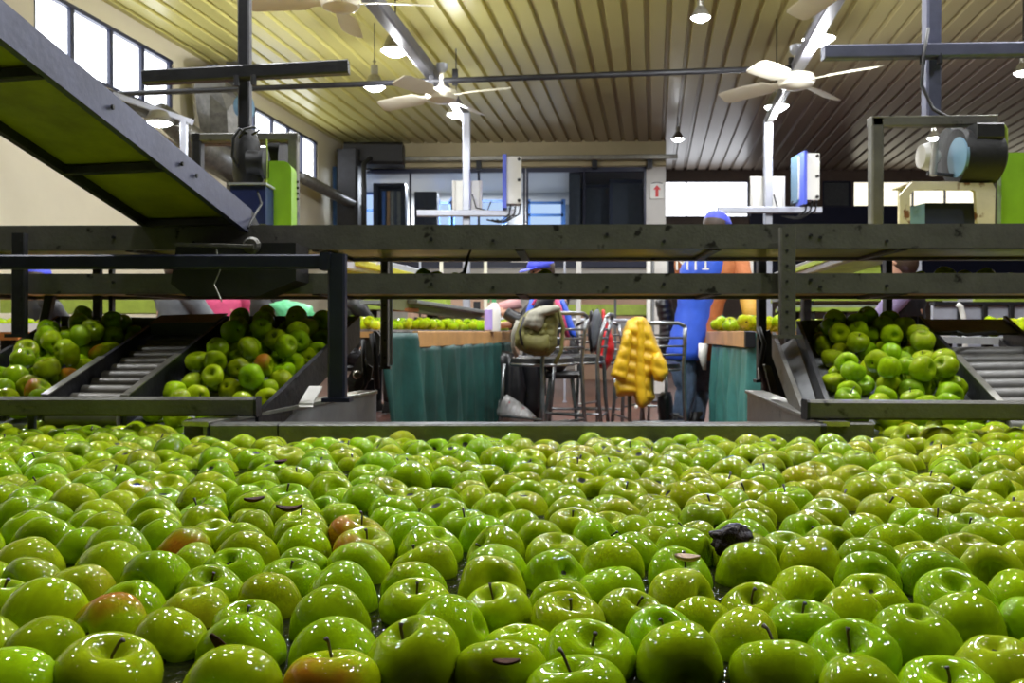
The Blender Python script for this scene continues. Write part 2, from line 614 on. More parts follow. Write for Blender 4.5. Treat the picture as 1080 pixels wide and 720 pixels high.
# ceiling of ribbed metal deck, ribs along the hall
pit = 0.26
prof = []
lat = LW - 0.1
while lat < 12.5:
    prof += [(lat, CEIL), (lat + pit * 0.70, CEIL), (lat + pit * 0.76, CEIL + 0.05), (lat + pit * 0.94, CEIL + 0.05)]
    lat += pit
mb = MB()
vs = []
for a in (-4.5, 23.5):
    vs += [(l, a, z) for l, z in prof]
n = len(prof)
mb.add(vs, [(i, i + 1, n + i + 1, n + i) for i in range(n - 1)])
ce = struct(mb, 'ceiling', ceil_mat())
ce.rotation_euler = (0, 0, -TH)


def wl(al, z, o=0.0):  # point on the left wall, o metres into the hall
    return W(LW + o, al, z)


def al_of(px, py=200):
    return on_left_wall(px, py, LW).dot(AX)


A0, A1, B0, B1 = al_of(37), al_of(183), al_of(250), al_of(335)
AEND = al_of(362)
ZT, ZB = 4.27, 3.54
mb = MB()


def wallbox(m, a0, a1, z0, z1, t=0.2, o=0.0, mi=0):
    q = [wl(a0, z0, o), wl(a1, z0, o), wl(a1, z0, o - t), wl(a0, z0, o - t)]
    m.hexa(q, [p + Vector((0, 0, z1 - z0)) for p in q], mi)


wallbox(mb, -4.5, AEND, 0, ZB)
wallbox(mb, -4.5, AEND, ZT, CEIL + 0.06)
wallbox(mb, -4.5, A0, ZB, ZT)
wallbox(mb, A1, B0, ZB, ZT)
wallbox(mb, B1, AEND, ZB, ZT)
struct(mb, 'wall_left', MT['cream'])
for k, (a0, a1, pxs) in enumerate(((A0, A1, (79, 120, 153)), (B0, B1, (270, 289, 306, 320)))):
    w = thing('window_%d' % (k + 1), None, None)
    w['kind'] = 'structure'
    m2 = MB()
    m2.prism([wl(a0, ZB, -0.1), wl(a1, ZB, -0.1), wl(a1, ZT, -0.1), wl(a0, ZT, -0.1)], RT * -0.02)
    m2.build('pane', MT['sky'], w)
    m2 = MB()
    for z in (ZB + 0.02, ZT - 0.02):
        m2.bar(wl(a0, z, -0.04), wl(a1, z, -0.04), 0.08, 0.05)
    for a in [a0 + 0.02, a1 - 0.02] + [al_of(p) for p in pxs]:
        m2.bar(wl(a, ZB, -0.04), wl(a, ZT, -0.04), 0.05, 0.07, up=AX)
    m2.build('window_frame', MT['navy'], w)

# office wall at the far end, left part of the hall
pl, pr = 362, 702
YL, YR = 18.1, 17.8


def OW(px, z, o=0.0):  # o metres towards the camera
    t = (px - pl) / (pr - pl)
    Y = YL + (YR - YL) * t - o
    return Vector(((px - 540) / F * Y, Y, z))


def zof(py, Y=18.0):
    return CAM.z + (350 - py) * Y / F


def owbox(m, p0, p1, z0, z1, t=0.15, o=0.0, mi=0):
    q = [OW(p0, z0, o), OW(p1, z0, o), OW(p1, z0, o - t), OW(p0, z0, o - t)]
    m.hexa(q, [p + Vector((0, 0, z1 - z0)) for p in q], mi)


ZH = zof(178)
ZS = 2.42
mb = MB()
owbox(mb, 300, 702, ZH, CEIL + 0.06)
owbox(mb, 300, 702, 0, 2.0)
owbox(mb, 681, 702, 2.0, ZH)
owbox(mb, 300, 372, 2.0, ZH)
struct(mb, 'wall_back', [MT['fascia'], MT['offwhite']])
o = bpy.data.objects['wall_back']
for p in o.data.polygons:
    p.material_index = 0 if p.center.z > ZH - 0.01 and p.center.z > 3.6 else 1
mb = MB()
owbox(mb, 300, 702, ZH + 0.01, ZH + 0.08, 0.1, 0.10)
struct(mb, 'trim_1', MT['fascia'])
mb = MB()
owbox(mb, 300, 702, 2.02, ZS - 0.02, 0.1, 0.05)
struct(mb, 'trim_2', MT['navy'])
# office windows with navy frames
bays = [(374, 433), (433, 505), (505, 553), (556, 616), (616, 680)]
for k, (a, b_) in enumerate(bays):
    w = thing('window_%d' % (k + 3), None, None)
    w['kind'] = 'structure'
    m2 = MB()
    owbox(m2, a, b_, ZS, ZH, 0.01, -0.05)
    m2.build('pane', MT['glass'], w)
    m2 = MB()
    owbox(m2, a - 1.2, a + 1.2, ZS, ZH, 0.1, 0.02)
    owbox(m2, b_ - 1.2, b_ + 1.2, ZS, ZH, 0.1, 0.02)
    owbox(m2, a + 1.2, b_ - 1.2, ZH - 0.09, ZH, 0.1, 0.02)
    owbox(m2, a + 1.2, b_ - 1.2, ZS, ZS + 0.05, 0.1, 0.02)
    m2.build('window_frame', MT['navy'], w)
# office room behind the glass
mb = MB()
owbox(mb, 330, 702, 2.0, 4.2, 0.1, -3.2)
struct(mb, 'wall_office', MT['offwhite'])
mb = MB()
owbox(mb, 355, 702, 4.0, 4.06, 3.0, -0.2)
struct(mb, 'ceiling_office', MT['white'])
mb = MB()
owbox(mb, 355, 702, 1.98, 2.05, 3.0, -0.2)
struct(mb, 'floor_office', MT['concrete'])
mb = MB()
owbox(mb, 600, 612, 2.05, 4.0, 2.8, -0.3)
struct(mb, 'wall_office_divider', MT['greycloth'])
for k, (a, b_, y0, y1) in enumerate(((376, 398, 204, 240), (478, 532, 212, 240), (557, 594, 214, 240), (462, 476, 214, 240))):
    w = thing('window_%d' % (k + 8), None, None)
    w['kind'] = 'structure'
    Yb = 20.9
    m2 = MB()
    p0, p1 = P(a, y1, Yb), P(b_, y0, Yb)
    m2.box((p0.x, Yb, p0.z), (p1.x, Yb + 0.02, p1.z))
    m2.build('pane', MT['skyb'], w)
    m2 = MB()
    for zz in (p0.z, (p0.z + p1.z) / 2, p1.z):
        m2.box((p0.x, Yb - 0.05, zz - 0.03), (p1.x, Yb - 0.002, zz + 0.03))
    for xx in (p0.x, p1.x):
        m2.box((xx - 0.05, Yb - 0.05, p0.z), (xx + 0.05, Yb - 0.003, p1.z + 0.08))
    m2.build('window_frame', MT['bluef'], w)
# dark doors behind the right-hand office panes
for k, (a, b_, y0) in enumerate(((618, 643, 198), (646, 676, 193))):
    d = thing('door_%d' % (k + 1), None, None)
    d['kind'] = 'structure'
    p0, p1 = P(a, 262, 19.2 - k * 0.4), P(b_, y0, 19.2 - k * 0.4)
    MB().box((p0.x, p0.y, p0.z), (p1.x, p0.y + 0.06, p1.z)).build('door_leaf', MT['greycloth'], d)
    MB().box((p0.x - 0.07, p0.y - 0.02, p0.z), (p0.x, p0.y + 0.08, p1.z + 0.07)).box((p0.x, p0.y - 0.02, p1.z), (p1.x + 0.03, p0.y + 0.08, p1.z + 0.07)).build('door_frame', MT['navy'], d)
mb = MB()
owbox(mb, 612, 700, 2.05, 4.0, 0.1, -2.6)
struct(mb, 'wall_office_dark', MT['greycloth'])
l = bpy.data.lights.new('office_ceiling_light', 'AREA')
l.shape = 'RECTANGLE'
l.size, l.size_y = 3.0, 0.4
l.energy = 1800
lo = bpy.data.objects.new('office_ceiling_light', l)
lo.location = P(460, 195, 19.6)
lo.location.z = 3.95
C.objects.link(lo)

# far right back wall with daylight windows
YB = 21.0


def RB(m, p0, p1, y0, y1, d0, d1, mi=0):
    a, b_ = P(p0, y1, YB), P(p1, y0, YB)
    m.box((a.x, YB - d1, a.z), (b_.x, YB - d0, b_.z), mi)


mb = MB()
RB(mb, 700, 1300, 170, 191, -0.2, 0)
RB(mb, 789, 868, 191, 218, -0.2, 0)
RB(mb, 897, 900, 191, 218, -0.2, 0)
RB(mb, 700, 1300, 229, 500, -0.2, 0)
RB(mb, 789, 1300, 218, 229, -0.2, 0)
struct(mb, 'wall_right', MT['brown'])
for k, (a, b_, y0, y1, m_, mull) in enumerate(((700, 789, 191, 229, 'sky2', (724,)), (868, 897, 191, 218, None, ()), (900, 1200, 191, 218, 'skyw', (930, 963, 997, 1032)))):
    w = thing('window_%d' % (k + 12), None, None)
    w['kind'] = 'structure'
    m2 = MB()
    RB(m2, a, b_, y0, y1, -0.12, -0.08)
    m2.build('pane', MT[m_] if m_ else MT['greycloth'], w)
    m2 = MB()
    for x in (a,) + mull + (b_,):
        RB(m2, x - 0.5, x + 0.5, y0, y1, -0.08, 0.02)
    RB(m2, a + .5, b_ - .5, y0, y0 + 1, -0.08, 0.03)
    RB(m2, a + .5, b_ - .5, y1 - 1, y1, -0.08, 0.03)
    m2.build('window_frame', MT['navy'], w)
mb = MB()
RB(mb, 790, 1300, 219, 300, 0.01, 0.12)
RB(mb, 700, 789, 262, 300, 0.01, 0.12)
struct(mb, 'trim_3', MT['navy'])
# closing walls out of view to hold the light, dark to cut bounce
mb = MB()
q = [W(12.3, -4.5, 0), W(12.3, 21, 0), W(12.5, 21, 0), W(12.5, -4.5, 0)]
mb.hexa(q, [p + Vector((0, 0, CEIL + .05)) for p in q])
struct(mb, 'wall_far_right', MT['lowbounce'])
mb = MB()
q = [W(-6.4, -4.5, 0), W(12.5, -4.5, 0), W(12.5, -4.7, 0), W(-6.4, -4.7, 0)]
mb.hexa(q, [p + Vector((0, 0, CEIL + .05)) for p in q])
struct(mb, 'wall_behind', MT['lowbounce'])

# ---- arrow sign on the white column
s = thing('arrow_sign', 'small white sign with a red upward arrow on the column beside the office windows', 'sign', OW(692.5, zof(203), 0.02))
p = OW(692.5, zof(203), 0.02)
MB().box(p + Vector((-0.13, -0.01, -0.16)), p + Vector((0.13, 0.01, 0.16))).build('plate', MT['white'], s)
MB().prism([p + Vector((dx, -0.012, dz)) for dx, dz in ((-0.03, -0.12), (0.03, -0.12), (0.03, 0.02), (0.075, 0.02), (0, 0.11), (-0.075, 0.02), (-0.03, 0.02))], (0, -0.008, 0)).build('arrow', MT['signred'], s)
MB().tube([p + Vector((-0.11 + .022 * i, -0.012, 0.14 + 0.02 * math.sin(PI * i / 10))) for i in range(11)], 0.008, 6).build('lettering', MT['motor'], s)

# ---- cable tray along the fascia
t = thing('cable_tray', 'perforated cable tray running under the cream fascia above the office windows', 'cable tray', OW(540, ZH + 0.12, 0.2))
mb = MB()
mb.bar(OW(383, ZH + 0.14, 0.26), OW(714, ZH + 0.14, 0.26), 0.12, 0.09)
mb.build('tray', MT['stainless'], t)
for px in (388, 505, 627, 685):
    q = OW(px, ZH + 0.06, 0.22)
    MB().box(q + Vector((-0.05, -0.05, -0.12)), q + Vector((0.05, 0.12, 0.04))).build('bracket', MT['darksteel'], t)

# ---- office furniture seen through the glass
def cabinet(name, label, cat, a, b_, y0, Y, m, doors=2, y1=262):
    p0, p1 = P(a, y1, Y), P(b_, y0, Y)
    p0.z = 2.051
    t = thing(name, label, cat, ((p0.x + p1.x) / 2, Y, p0.z))
    MB().box((p0.x, Y, p0.z), (p1.x, Y + 0.5, p1.z)).build('body', m, t)
    w = (p1.x - p0.x) / doors
    for i in range(doors):
        d = MB().box((p0.x + i * w + 0.02, Y - 0.025, p0.z + 0.03), (p0.x + (i + 1) * w - 0.02, Y - 0.001, p1.z - 0.03)).build('door', m, t)
        MB().box((p0.x + (i + .8) * w, Y - 0.05, (p0.z + p1.z) / 2), (p0.x + (i + .8) * w + 0.02, Y - 0.026, (p0.z + p1.z) / 2 + 0.12)).build('handle', MT['stainless'], d)
    return t


cabinet('filing_cabinet', 'tall black cabinet behind the office glass, next to the white panel post', 'cabinet', 437, 461, 202, 18.9, MT['darksteel'])
t = thing('open_shelving', 'dark shelving unit with upright files behind the leftmost office window', 'shelving', P(410, 262, 18.9))
p0, p1 = P(396, 262, 18.9), P(425, 196, 18.9)
p0.z = 2.051
mb = MB()
for x in (p0.x, p1.x):
    mb.box((x - 0.05, 18.9, p0.z), (x + 0.05, 19.3, p1.z))
MB().box((p0.x, 19.28, p0.z), (p1.x, 19.32, p1.z)).build('back_panel', MT['darksteel'], t)
MB().box((p0.x - .05, 18.9, p1.z), (p1.x + .05, 19.32, p1.z + .06)).build('top', MT['darksteel'], t)
MB().box((p0.x - .05, 18.9, p0.z), (p0.x + .05, 19.28, p1.z)).build('side_panel', MT['darksteel'], t)
MB().box((p1.x - .05, 18.9, p0.z), (p1.x + .05, 19.28, p1.z)).build('side_panel', MT['darksteel'], t)
for i, (m_, x) in enumerate((('bluef', 405), ('wood', 410), ('khaki', 414), ('greycloth', 418), ('khaki', 421))):
    q = P(x, 235, 19.0)
    f = MB().box((q.x - 0.035, 18.95, 2.1), (q.x + 0.035, 19.25, p1.z - 0.1)).build('file_binder', MT[m_])
    props(f, ['blue', 'tan', 'pale khaki', 'charcoal', 'pale grey'][i] + ' upright binder in the office shelving, ' + ['first', 'second', 'third', 'fourth', 'fifth'][i] + ' along', 'binder', 'binders in the office shelving')

# ---- blue framed doorway on the left wall by the corner, and the duct work
w = thing('window_15', None, None)
w['kind'] = 'structure'
a0, a1 = al_of(351), al_of(361)
m2 = MB()
m2.prism([wl(a0, 2.3, .03), wl(a1, 2.3, .03), wl(a1, 3.85, .03), wl(a0, 3.85, .03)], RT * 0.01)
m2.build('pane', MT['skyb'], w)
m2 = MB()
for a in (a0, (a0 * .4 + a1 * .6), a1):
    m2.bar(wl(a, 2.2, .06), wl(a, 3.95, .06), 0.10, 0.08, up=AX)
m2.bar(wl(a0, 3.9, .06), wl(a1, 3.9, .06), 0.1, 0.1)
m2.bar(wl(a0, 3.05, .06), wl(a1, 3.05, .06), 0.07, 0.07)
m2.build('window_frame', MT['bluef'], w)

t = thing('corner_duct', 'dark vertical duct and pipes in the far corner beside the clerestory windows', 'duct', wl(al_of(345), 3, .3))
a = al_of(345)
MB().bar(wl(a, 2.3, .45), wl(a, 4.2, .45), .42, .34, up=AX).build('shaft', MT['darksteel'], t)
MB().bar(wl(a + .2, 4.15, .3), wl(a + .4, 4.15, 1.4), .55, .42).build('head', MT['motor'], t)
MB().tube([wl(a - 1.9, 3.35, .3), wl(a - .6, 3.25, .4), wl(a + .1, 3.15, .6)], .1, 12).build('pipe', MT['steel'], t, smooth=True)
MB().tube([wl(a - .2, 2.3, .8), wl(a - .2, 3.9, .8), wl(a + .3, 4.2, .9)], .05, 10).build('pipe', MT['black'], t, smooth=True)
t = thing('wall_blower', 'grey wall blower with blue hub mounted between the two banks of high windows', 'blower', wl(al_of(205), 3.6, .3))
a = al_of(200)
q = wl(a, 3.62, .45)
mb = MB().loft([(q + AX * -.3 + Vector((0, 0, .35)), RT * .22, Vector((0, 0, .12))), (q + AX * -.1 + Vector((0, 0, .2)), RT * .3, AX * .2 + Vector((0, 0, .25))), (q + Vector((0, 0, -.35)), RT * .26, AX * .22)], 8)
mb.build('housing', MT['steel'], t)
MB().tube([q + RT * .2 + Vector((0, 0, .12)), q + RT * .42 + Vector((0, 0, .12))], [.17, .14], 16).build('hub', MT['paleblue'], t, smooth='auto')
MB().bar(q + AX * .45 + Vector((0, 0, -1.2)), q + AX * .45 + Vector((0, 0, .85)), .22, .18, up=AX).build('bracket_post', MT['steel'], t)
MB().bar(q + AX * .45 + Vector((0, 0, .7)), q + AX * -.2 + Vector((0, 0, .55)), .18, .18).build('bracket_arm', MT['darksteel'], t)
MB().tube([q + AX * -1.5 + Vector((0, 0, -.3)), q + AX * -.4 + Vector((0, 0, -.55)), q + AX * .3 + Vector((0, 0, -.6))], [.12, .2, .24], 14).build('duct', MT['steel'], t, smooth=True)
t = thing('wall_batten', 'slim white tube fitting low on the cream left wall above the rail', 'light fitting', wl(al_of(166), 2.0, .05))
z = CAM.z + 121 * on_left_wall(166, 229, LW).y / F
MB().bar(wl(al_of(148), z, .06), wl(al_of(186), z, .06), .08, .1).build('diffuser', MT['white'], t)
MB().bar(wl(al_of(150), z, .02), wl(al_of(184), z, .02), .04, .06).build('housing', MT['galv'], t)
# ================================================================ LAMPS, FANS, HANGING STEEL
def lamp_proto():
    t = thing('high_bay_lamp', 'x', 'lamp', (0, 0, 0))
    MB().lathe([(0.035, 0.30), (0.05, 0.285), (0.05, 0.17), (0.075, 0.15), (0.13, 0.04), (0.150, 0.0), (0.146, 0.0), (0.12, 0.035), (0.06, 0.10)], 28).build('shade', MT['stainless'], t, smooth='auto')
    MB().lathe([(0.0001, -0.055), (0.06, -0.048), (0.11, -0.02), (0.135, 0.008), (0.12, 0.02), (0.0001, 0.025)], 28).build('lens', MT['lens'], t, smooth=True)
    MB().tube([(0, 0, 0.30), (0, 0, 0.33), (0.02, 0, 0.35), (0, 0, 0.37), (-0.02, 0, 0.35), (0, 0, 0.33)], 0.008, 6).build('hook', MT['darksteel'], t)
    return t


LAMPN = [0]
lproto = lamp_proto()


def lamp(px, py, Y, label, scale=1.0, power=26, drop=None, loc=None, hood=False):
    o = lproto if LAMPN[0] == 0 else lproto.copy()
    if LAMPN[0]:
        C.objects.link(o)
        for ch in list(lproto.children):
            if ch.name.split('.')[0] in ('shade', 'lens', 'hook'):
                c = ch.copy()
                C.objects.link(c)
                c.parent = o
    LAMPN[0] += 1
    p = loc or P(px, py, Y)
    o.location = p
    o.scale = (scale,) * 3
    props(o, label, 'lamp', 'high bay lamps of the hall')
    d = drop if drop is not None else CEIL + .045 - p.z - .35 * scale
    r = MB().tube([(0, 0, 0.35), (0, 0, 0.35 + d / scale)], 0.007 / scale, 6).build('suspension_rod', MT['darksteel'], o, local=True)
    l = bpy.data.lights.new('lamp_light', 'AREA' if hood else 'POINT')
    if hood:
        l.shape = 'DISK'
        l.size = .12
        l.energy = power * 2.75
    else:
        l.shadow_soft_size = 0.05
        l.energy = power * 7
    l.color = (0.97, 0.98, 1.0)
    lo = bpy.data.objects.new('lamp_light', l)
    lo.parent = o
    lo.location = (0, 0, -0.13)
    C.objects.link(lo)
    return o


LP = 32
lamp(417, 54, 8.8, 'brightest round lamp at left, hanging beside the grey roof beam above the fan', 0.95, LP)
lamp(395, 92, 11.0, 'round lamp just below the dark rod, left of the near fan', 0.9, LP)
lamp(481, 121, 12.0, 'glowing lamp half hidden behind the left fan blade at the post top', 0.85, LP)
lamp(739, 19, 8.0, 'small cone lamp hanging alone from the yellow ceiling near the top', 0.6, LP * .8, hood=True)
lamp(863, 42, 8.2, 'largest brightest lamp, right of centre beside the grey roof beam', 1.0, LP)
lamp(819, 113, 11.0, 'round lamp directly beneath the hub of the right fan', 1.0, LP)
lamp(715, 147, 16.0, 'tiny far lamp above the daylight windows beyond the white column', 0.75, LP, hood=True)
lamp(985, 146, 10.0, 'small lamp seen through the right steel gantry', 0.5, LP * .5)
lamp(1079, 77, 9.0, 'lamp cut by the right edge of the photo', 0.6, LP * .5)
# unseen lamps over and beyond the tank, several added for highlights and front light
k = 0
for la, al, pw in ((-1.35, 2.7, 30), (1.15, 3.1, 30), (-1.0, 0.5, 30), (0.75, -0.2, 22), (2.9, 1.2, 30), (-3.3, 4.6, 30), (3.9, 5.0, 30), (-3.6, 0.2, 26)):
    pass
EXTRA = [(-2.9, 3.6, 30), (-.6, 3.5, 34), (.7, 3.8, 34), (2.8, 3.5, 30), (-1.5, 7.2, 22), (1.6, 7.4, 22), (-1.7, 4.7, 40), (1.8, 4.9, 36), (-0.9, 2.2, 9), (1.1, 2.0, 9), (3.9, 5.2, 26), (-3.6, 5.3, 26), (0.1, 6.6, 26), (2.3, 1.2, 20), (3.4, 1.8, 8), (-3.0, 2.2, 8)]
EL = ['above the far left chute', 'above the thick navy post', 'above the teal curtains', 'above the broad right chute', 'high beyond the left bench', 'high beyond the right bench', 'beyond the left chutes', 'beyond the right chute', 'over the near left of the apple tank', 'over the near right of the apple tank', 'over the right roller lane', 'over the far left machine', 'over the chairs between the benches', 'over the near right corner of the tank', 'over the far right side of the tank', 'over the far left side of the tank']
for (x, y, pw), s in zip(EXTRA, EL):
    lamp(0, 0, 0, 'high bay lamp hanging ' + s, 0.95, pw, loc=Vector((x, y, 3.75)), hood=True)

# arm mounted work lamp above the incline conveyor
t = thing('arm_lamp', 'small bright work lamp on a horizontal arm just above the sloping conveyor', 'lamp', P(168, 128, 8))
q = P(168, 130, 8)
MB().lathe([(0.02, 0.12), (0.08, 0.10), (0.13, 0.02), (0.12, 0.0)], 20, q).build('shade', MT['stainless'], t, smooth='auto')
MB().lathe([(0.0001, -0.03), (0.07, -0.02), (0.115, 0.006), (0.0001, 0.02)], 20, q).build('lens', MT['lens'], t, smooth=True)
MB().bar(P(120, 100, 8), P(203, 129, 8), .05, .05).build('arm', MT['galv'], t)
MB().bar(P(194, 126, 8), P(194, 200, 8), .055, .055, up=(0, 1, 0)).build('post', MT['galv'], t)
MB().prism([P(100, 88, 8.1), P(190, 122, 8.1), P(200, 136, 8.1), P(130, 118, 8.1)], (0, .05, 0)).build('cover_sheet', MT['steel'], t)


def fan_proto():
    t = thing('ceiling_fan', 'x', 'fan', (0, 0, 0))
    MB().lathe([(0.02, 0.12), (0.05, 0.09), (0.13, 0.06), (0.15, 0.02), (0.13, -0.02), (0.07, -0.045), (0.001, -0.05)], 28).build('motor_housing', MT['fan'], t, smooth='auto')
    for i in range(4):
        a = i * PI / 2
        d = Vector((math.cos(a), math.sin(a), 0))
        s = Vector((-math.sin(a), math.cos(a), 0))
        tilt = Vector((0, 0, 0.028))
        ring = []
        mb = MB()
        for r, w, dz in ((0.12, .035, .01), (0.2, .045, .012), (0.26, .082, .015), (0.45, .088, .01), (0.63, .084, .0), (0.67, .066, 0)):
            c = d * r + Vector((0, 0, dz))
            ring.append((c, s * w + tilt * (w / .08), Vector((0, 0, .006))))
        mb.loft(ring, 12)
        mb.build('blade', MT['fan'], t)
    MB().tube([(0, 0, .1), (0, 0, .26)], .022, 12).build('down_rod', MT['fan'], t)
    MB().lathe([(0.02, .22), (.05, .25), (.055, .30), (.03, .31)], 16).build('canopy', MT['galv'], t, smooth='auto')
    return t


fp = fan_proto()
fans = [((466, 103), 9.3, 62, 1.15, 'white four blade ceiling fan left of centre, in front of the post lamp'),
        ((840, 88), 9.0, 46, 1.25, 'pale four blade ceiling fan hanging at right of the dark rod'),
        ((359, 5), 6.4, 2, 0.98, 'cream ceiling fan cut by the top edge, one blade pointing down'),
        ((900, -20), 6.4, 15, 1.1, 'ceiling fan mostly above the photo, one pale blade behind the brightest lamp')]
for i, ((px, py), Y, rot, sc, lb) in enumerate(fans):
    o = fp if i == 0 else copy_tree(fp)
    o.location = P(px, py, Y)
    o.rotation_euler = (0, 0, math.radians(rot))
    o.scale = (sc,) * 3
    props(o, lb, 'fan', 'four blade ceiling fans')


def beam(name, label, cat, p, q, w, h, m, up=(0, 0, 1)):
    return props(MB().bar(p, q, w, h, up=up).build(name, m), label, cat)


# ceiling rod carrying the fans
t = thing('fan_rod', 'long thin dark rod crossing the hall below the ceiling and carrying the fans', 'rod', P(466, 86, 9.3))
MB().tube([P(125, 99, 9.9), P(470, 85, 9.3), P(840, 71.5, 9.0)], 0.03, 10).build('rod', MT['darksteel'], t, smooth=True)
for px, py in ((455, 84.5), (480, 83.5), (835, 71)):
    q = P(px, py, 9.32)
    MB().bar(q + Vector((0, 0, -.06)), q + Vector((0, 0, .1)), .06, .05, up=(0, 1, 0)).build('clamp', MT['darksteel'], t)
# grey roof beams along the hall
t = thing('roof_beam', 'grey steel beam running along the left ceiling down to the panel post', 'beam', P(450, 60, 10))
MB().bar(P(370, -30, 6.3), P(492, 124, 12.2), .12, .12).build('beam', MT['beam'], t)
MB().bar(P(492, 122, 12.2), P(492, 200, 12.2), .10, .10, up=(0, 1, 0)).build('drop_post', MT['beam'], t)
t = thing('roof_beam', 'grey steel beam running along the right ceiling past the brightest lamp', 'beam', P(850, 60, 9))
MB().bar(P(897, -30, 6.4), P(838, 76, 9.2), .12, .10).build('beam', MT['beam'], t)
MB().bar(P(838, 76, 9.2), P(811, 126, 11.3), .10, .10).build('drop_arm', MT['steel'], t)

# panel posts: post, crossbar, white panels, blue edged distribution boxes
def panel_post(px, y0, cb, panel, box, Y, side):
    base = P(px, 262, Y)
    base.z = 0
    nm = 'left' if side < 0 else 'right'
    t = thing('service_post', 'white steel service post %s' % ('under the left roof beam with a crossbar at rail height' if side < 0 else 'below the right fan lamp with a crossbar at rail height'), 'post', base)
    top = P(px, y0, Y)
    MB().bar(base, top, .095, .095, up=(0, 1, 0)).build('post', MT['galv'], t)
    a, b_ = P(cb[0], cb[2], Y - .1), P(cb[1], cb[2], Y - .1)
    MB().bar(a, b_, .09, .075).build('crossbar', MT['galv'], t)
    MB().tube([P(px + 6, 205, Y - .06), P(px + 10, 219, Y - .08), P(px + 22, 222, Y - .08), P(px + 26, 212, Y - .05)], .009, 6).build('cable', MT['motor'], t)
    x0, x1, p0, p1 = panel
    Y0 = Y
    Y = Y - .05
    a, b_ = P(x0, p1, Y + .1), P(x1, p0, Y + .1)
    q = thing('display_board', 'plain white square board behind the %s service post' % nm, 'board', ((a.x + b_.x) / 2, Y + .1, a.z))
    MB().box((a.x, Y + .1, a.z), (b_.x, Y + .14, b_.z)).build('board', MT['white'], q)
    MB().bar((a.x + .02, Y + .12, a.z), (a.x + .02, Y + .12, b_.z), .04, .06, up=(0, 1, 0)).bar((b_.x - .02, Y + .12, a.z), (b_.x - .02, Y + .12, b_.z), .04, .06, up=(0, 1, 0)).build('edge_trim', MT['offwhite'], q)
    Y = Y0
    x0, x1, xb, p0, p1 = box
    a, b_ = P(x0, p1, Y - .25), P(x1, p0, Y - .25)
    q = thing('distribution_box', 'cream electrical box with a blue back edge on the %s crossbar' % nm, 'electrical box', ((a.x + b_.x) / 2, Y, a.z))
    d = .22
    MB().box((a.x, Y - .25, a.z), (b_.x, Y - .25 + d, b_.z)).build('enclosure', MT['white'], q)
    e = P(xb, 200, Y - .25).x
    MB().box((e, Y - .3, a.z - .06), (a.x - .003, Y + .02, b_.z + .02)).build('mounting_plate', MT['blueedge'], q)
    for k in range(3):
        zz = a.z + (b_.z - a.z) * (.06 + .44 * k)
        MB().lathe([(.02, -.02), (.02, 0)], 8, (b_.x - .03, Y - .25, zz), 'Y').build('latch', MT['motor'], q)
    for k in range(3):
        x = a.x + .05 + k * .06
        MB().tube([(x, Y - .15, a.z), (x - .02, Y - .15, a.z - .12), (x - .15 - .03 * k, Y - .12, a.z - .22), (x - .3, Y - .1, a.z - .18)], .010, 6).build('cable', MT['motor'], q)
    return t


panel_post(492, 120, (440, 544, 225), (477, 508.5, 190.5, 222), (534.5, 550, 530, 165, 214.5), 11.3, -1)
panel_post(810, 126, (757, 866, 221.5), (791, 828, 186, 219.5), (850, 864.5, 846.5, 161.5, 210.5), 11.3, 1)
q = thing('side_board', 'pale narrow board against the blue edge of the right electrical box', 'board', P(843, 212, 11.15))
a, b_ = P(840.5, 213, 11.2), P(846, 163, 11.2)
MB().box((a.x, 11.2, a.z), (b_.x, 11.45, b_.z)).build('board', MT['paleblue'], q)
MB().box((a.x + .01, 11.17, a.z + .03), (b_.x - .01, 11.198, b_.z - .03)).build('face_sheet', MT['offwhite'], q)
MB().bar(P(843, 224, 11.3), P(843, 212, 11.3), .03, .03, up=(0, 1, 0)).build('support_leg', MT['galv'], q)

# ceiling hung steel crosses close to the conveyor
def cross(px, w, y1, cb, Y, label, m):
    top = P(px, 0, Y)
    top.z = CEIL
    bot = P(px, y1, Y)
    t = thing('hanging_frame', label, 'steel frame', bot)
    MB().bar(bot, top, w, w, up=(0, 1, 0)).build('post', m, t)
    MB().bar(P(cb[0], cb[1], Y - w * .6 - .03), P(cb[2], cb[3], Y - w * .6 - .03), .05, .055).build('crossbar', m, t)
    for dx in (-9, 9):
        q = P(px + dx, cb[1] + (cb[3] - cb[1]) * (px + dx - cb[0]) / (cb[2] - cb[0]) + 8, Y - .08)
        MB().lathe([(.012, -.02), (.012, .02)], 8, q).build('bolt', MT['darksteel'], t)
    return t


cross(258.5, .048, 150, (152, 82.5, 368, 71), 3.7, 'blue black ceiling hung post with a crossbar above the left motor', MT['darksteel'])
cross(982, .06, 124, (868, 56, 1120, 52), 3.7, 'grey blue ceiling hung post with a crossbar over the right gantry', MT['bluesteel'])
t = thing('power_cable', 'black cable hanging down the right post to the gantry fan', 'cable', P(975, 60, 3.6))
MB().tube([P(979, 30, 3.62), P(974, 60, 3.6), P(972, 90, 3.6), P(984, 115, 3.58), P(1000, 124, 3.55), P(1010, 132, 3.55)], .007, 8).build('cable_run', MT['black'], t, smooth=True)
# ================================================================ MACHINES NEAR THE TANK
S = MT
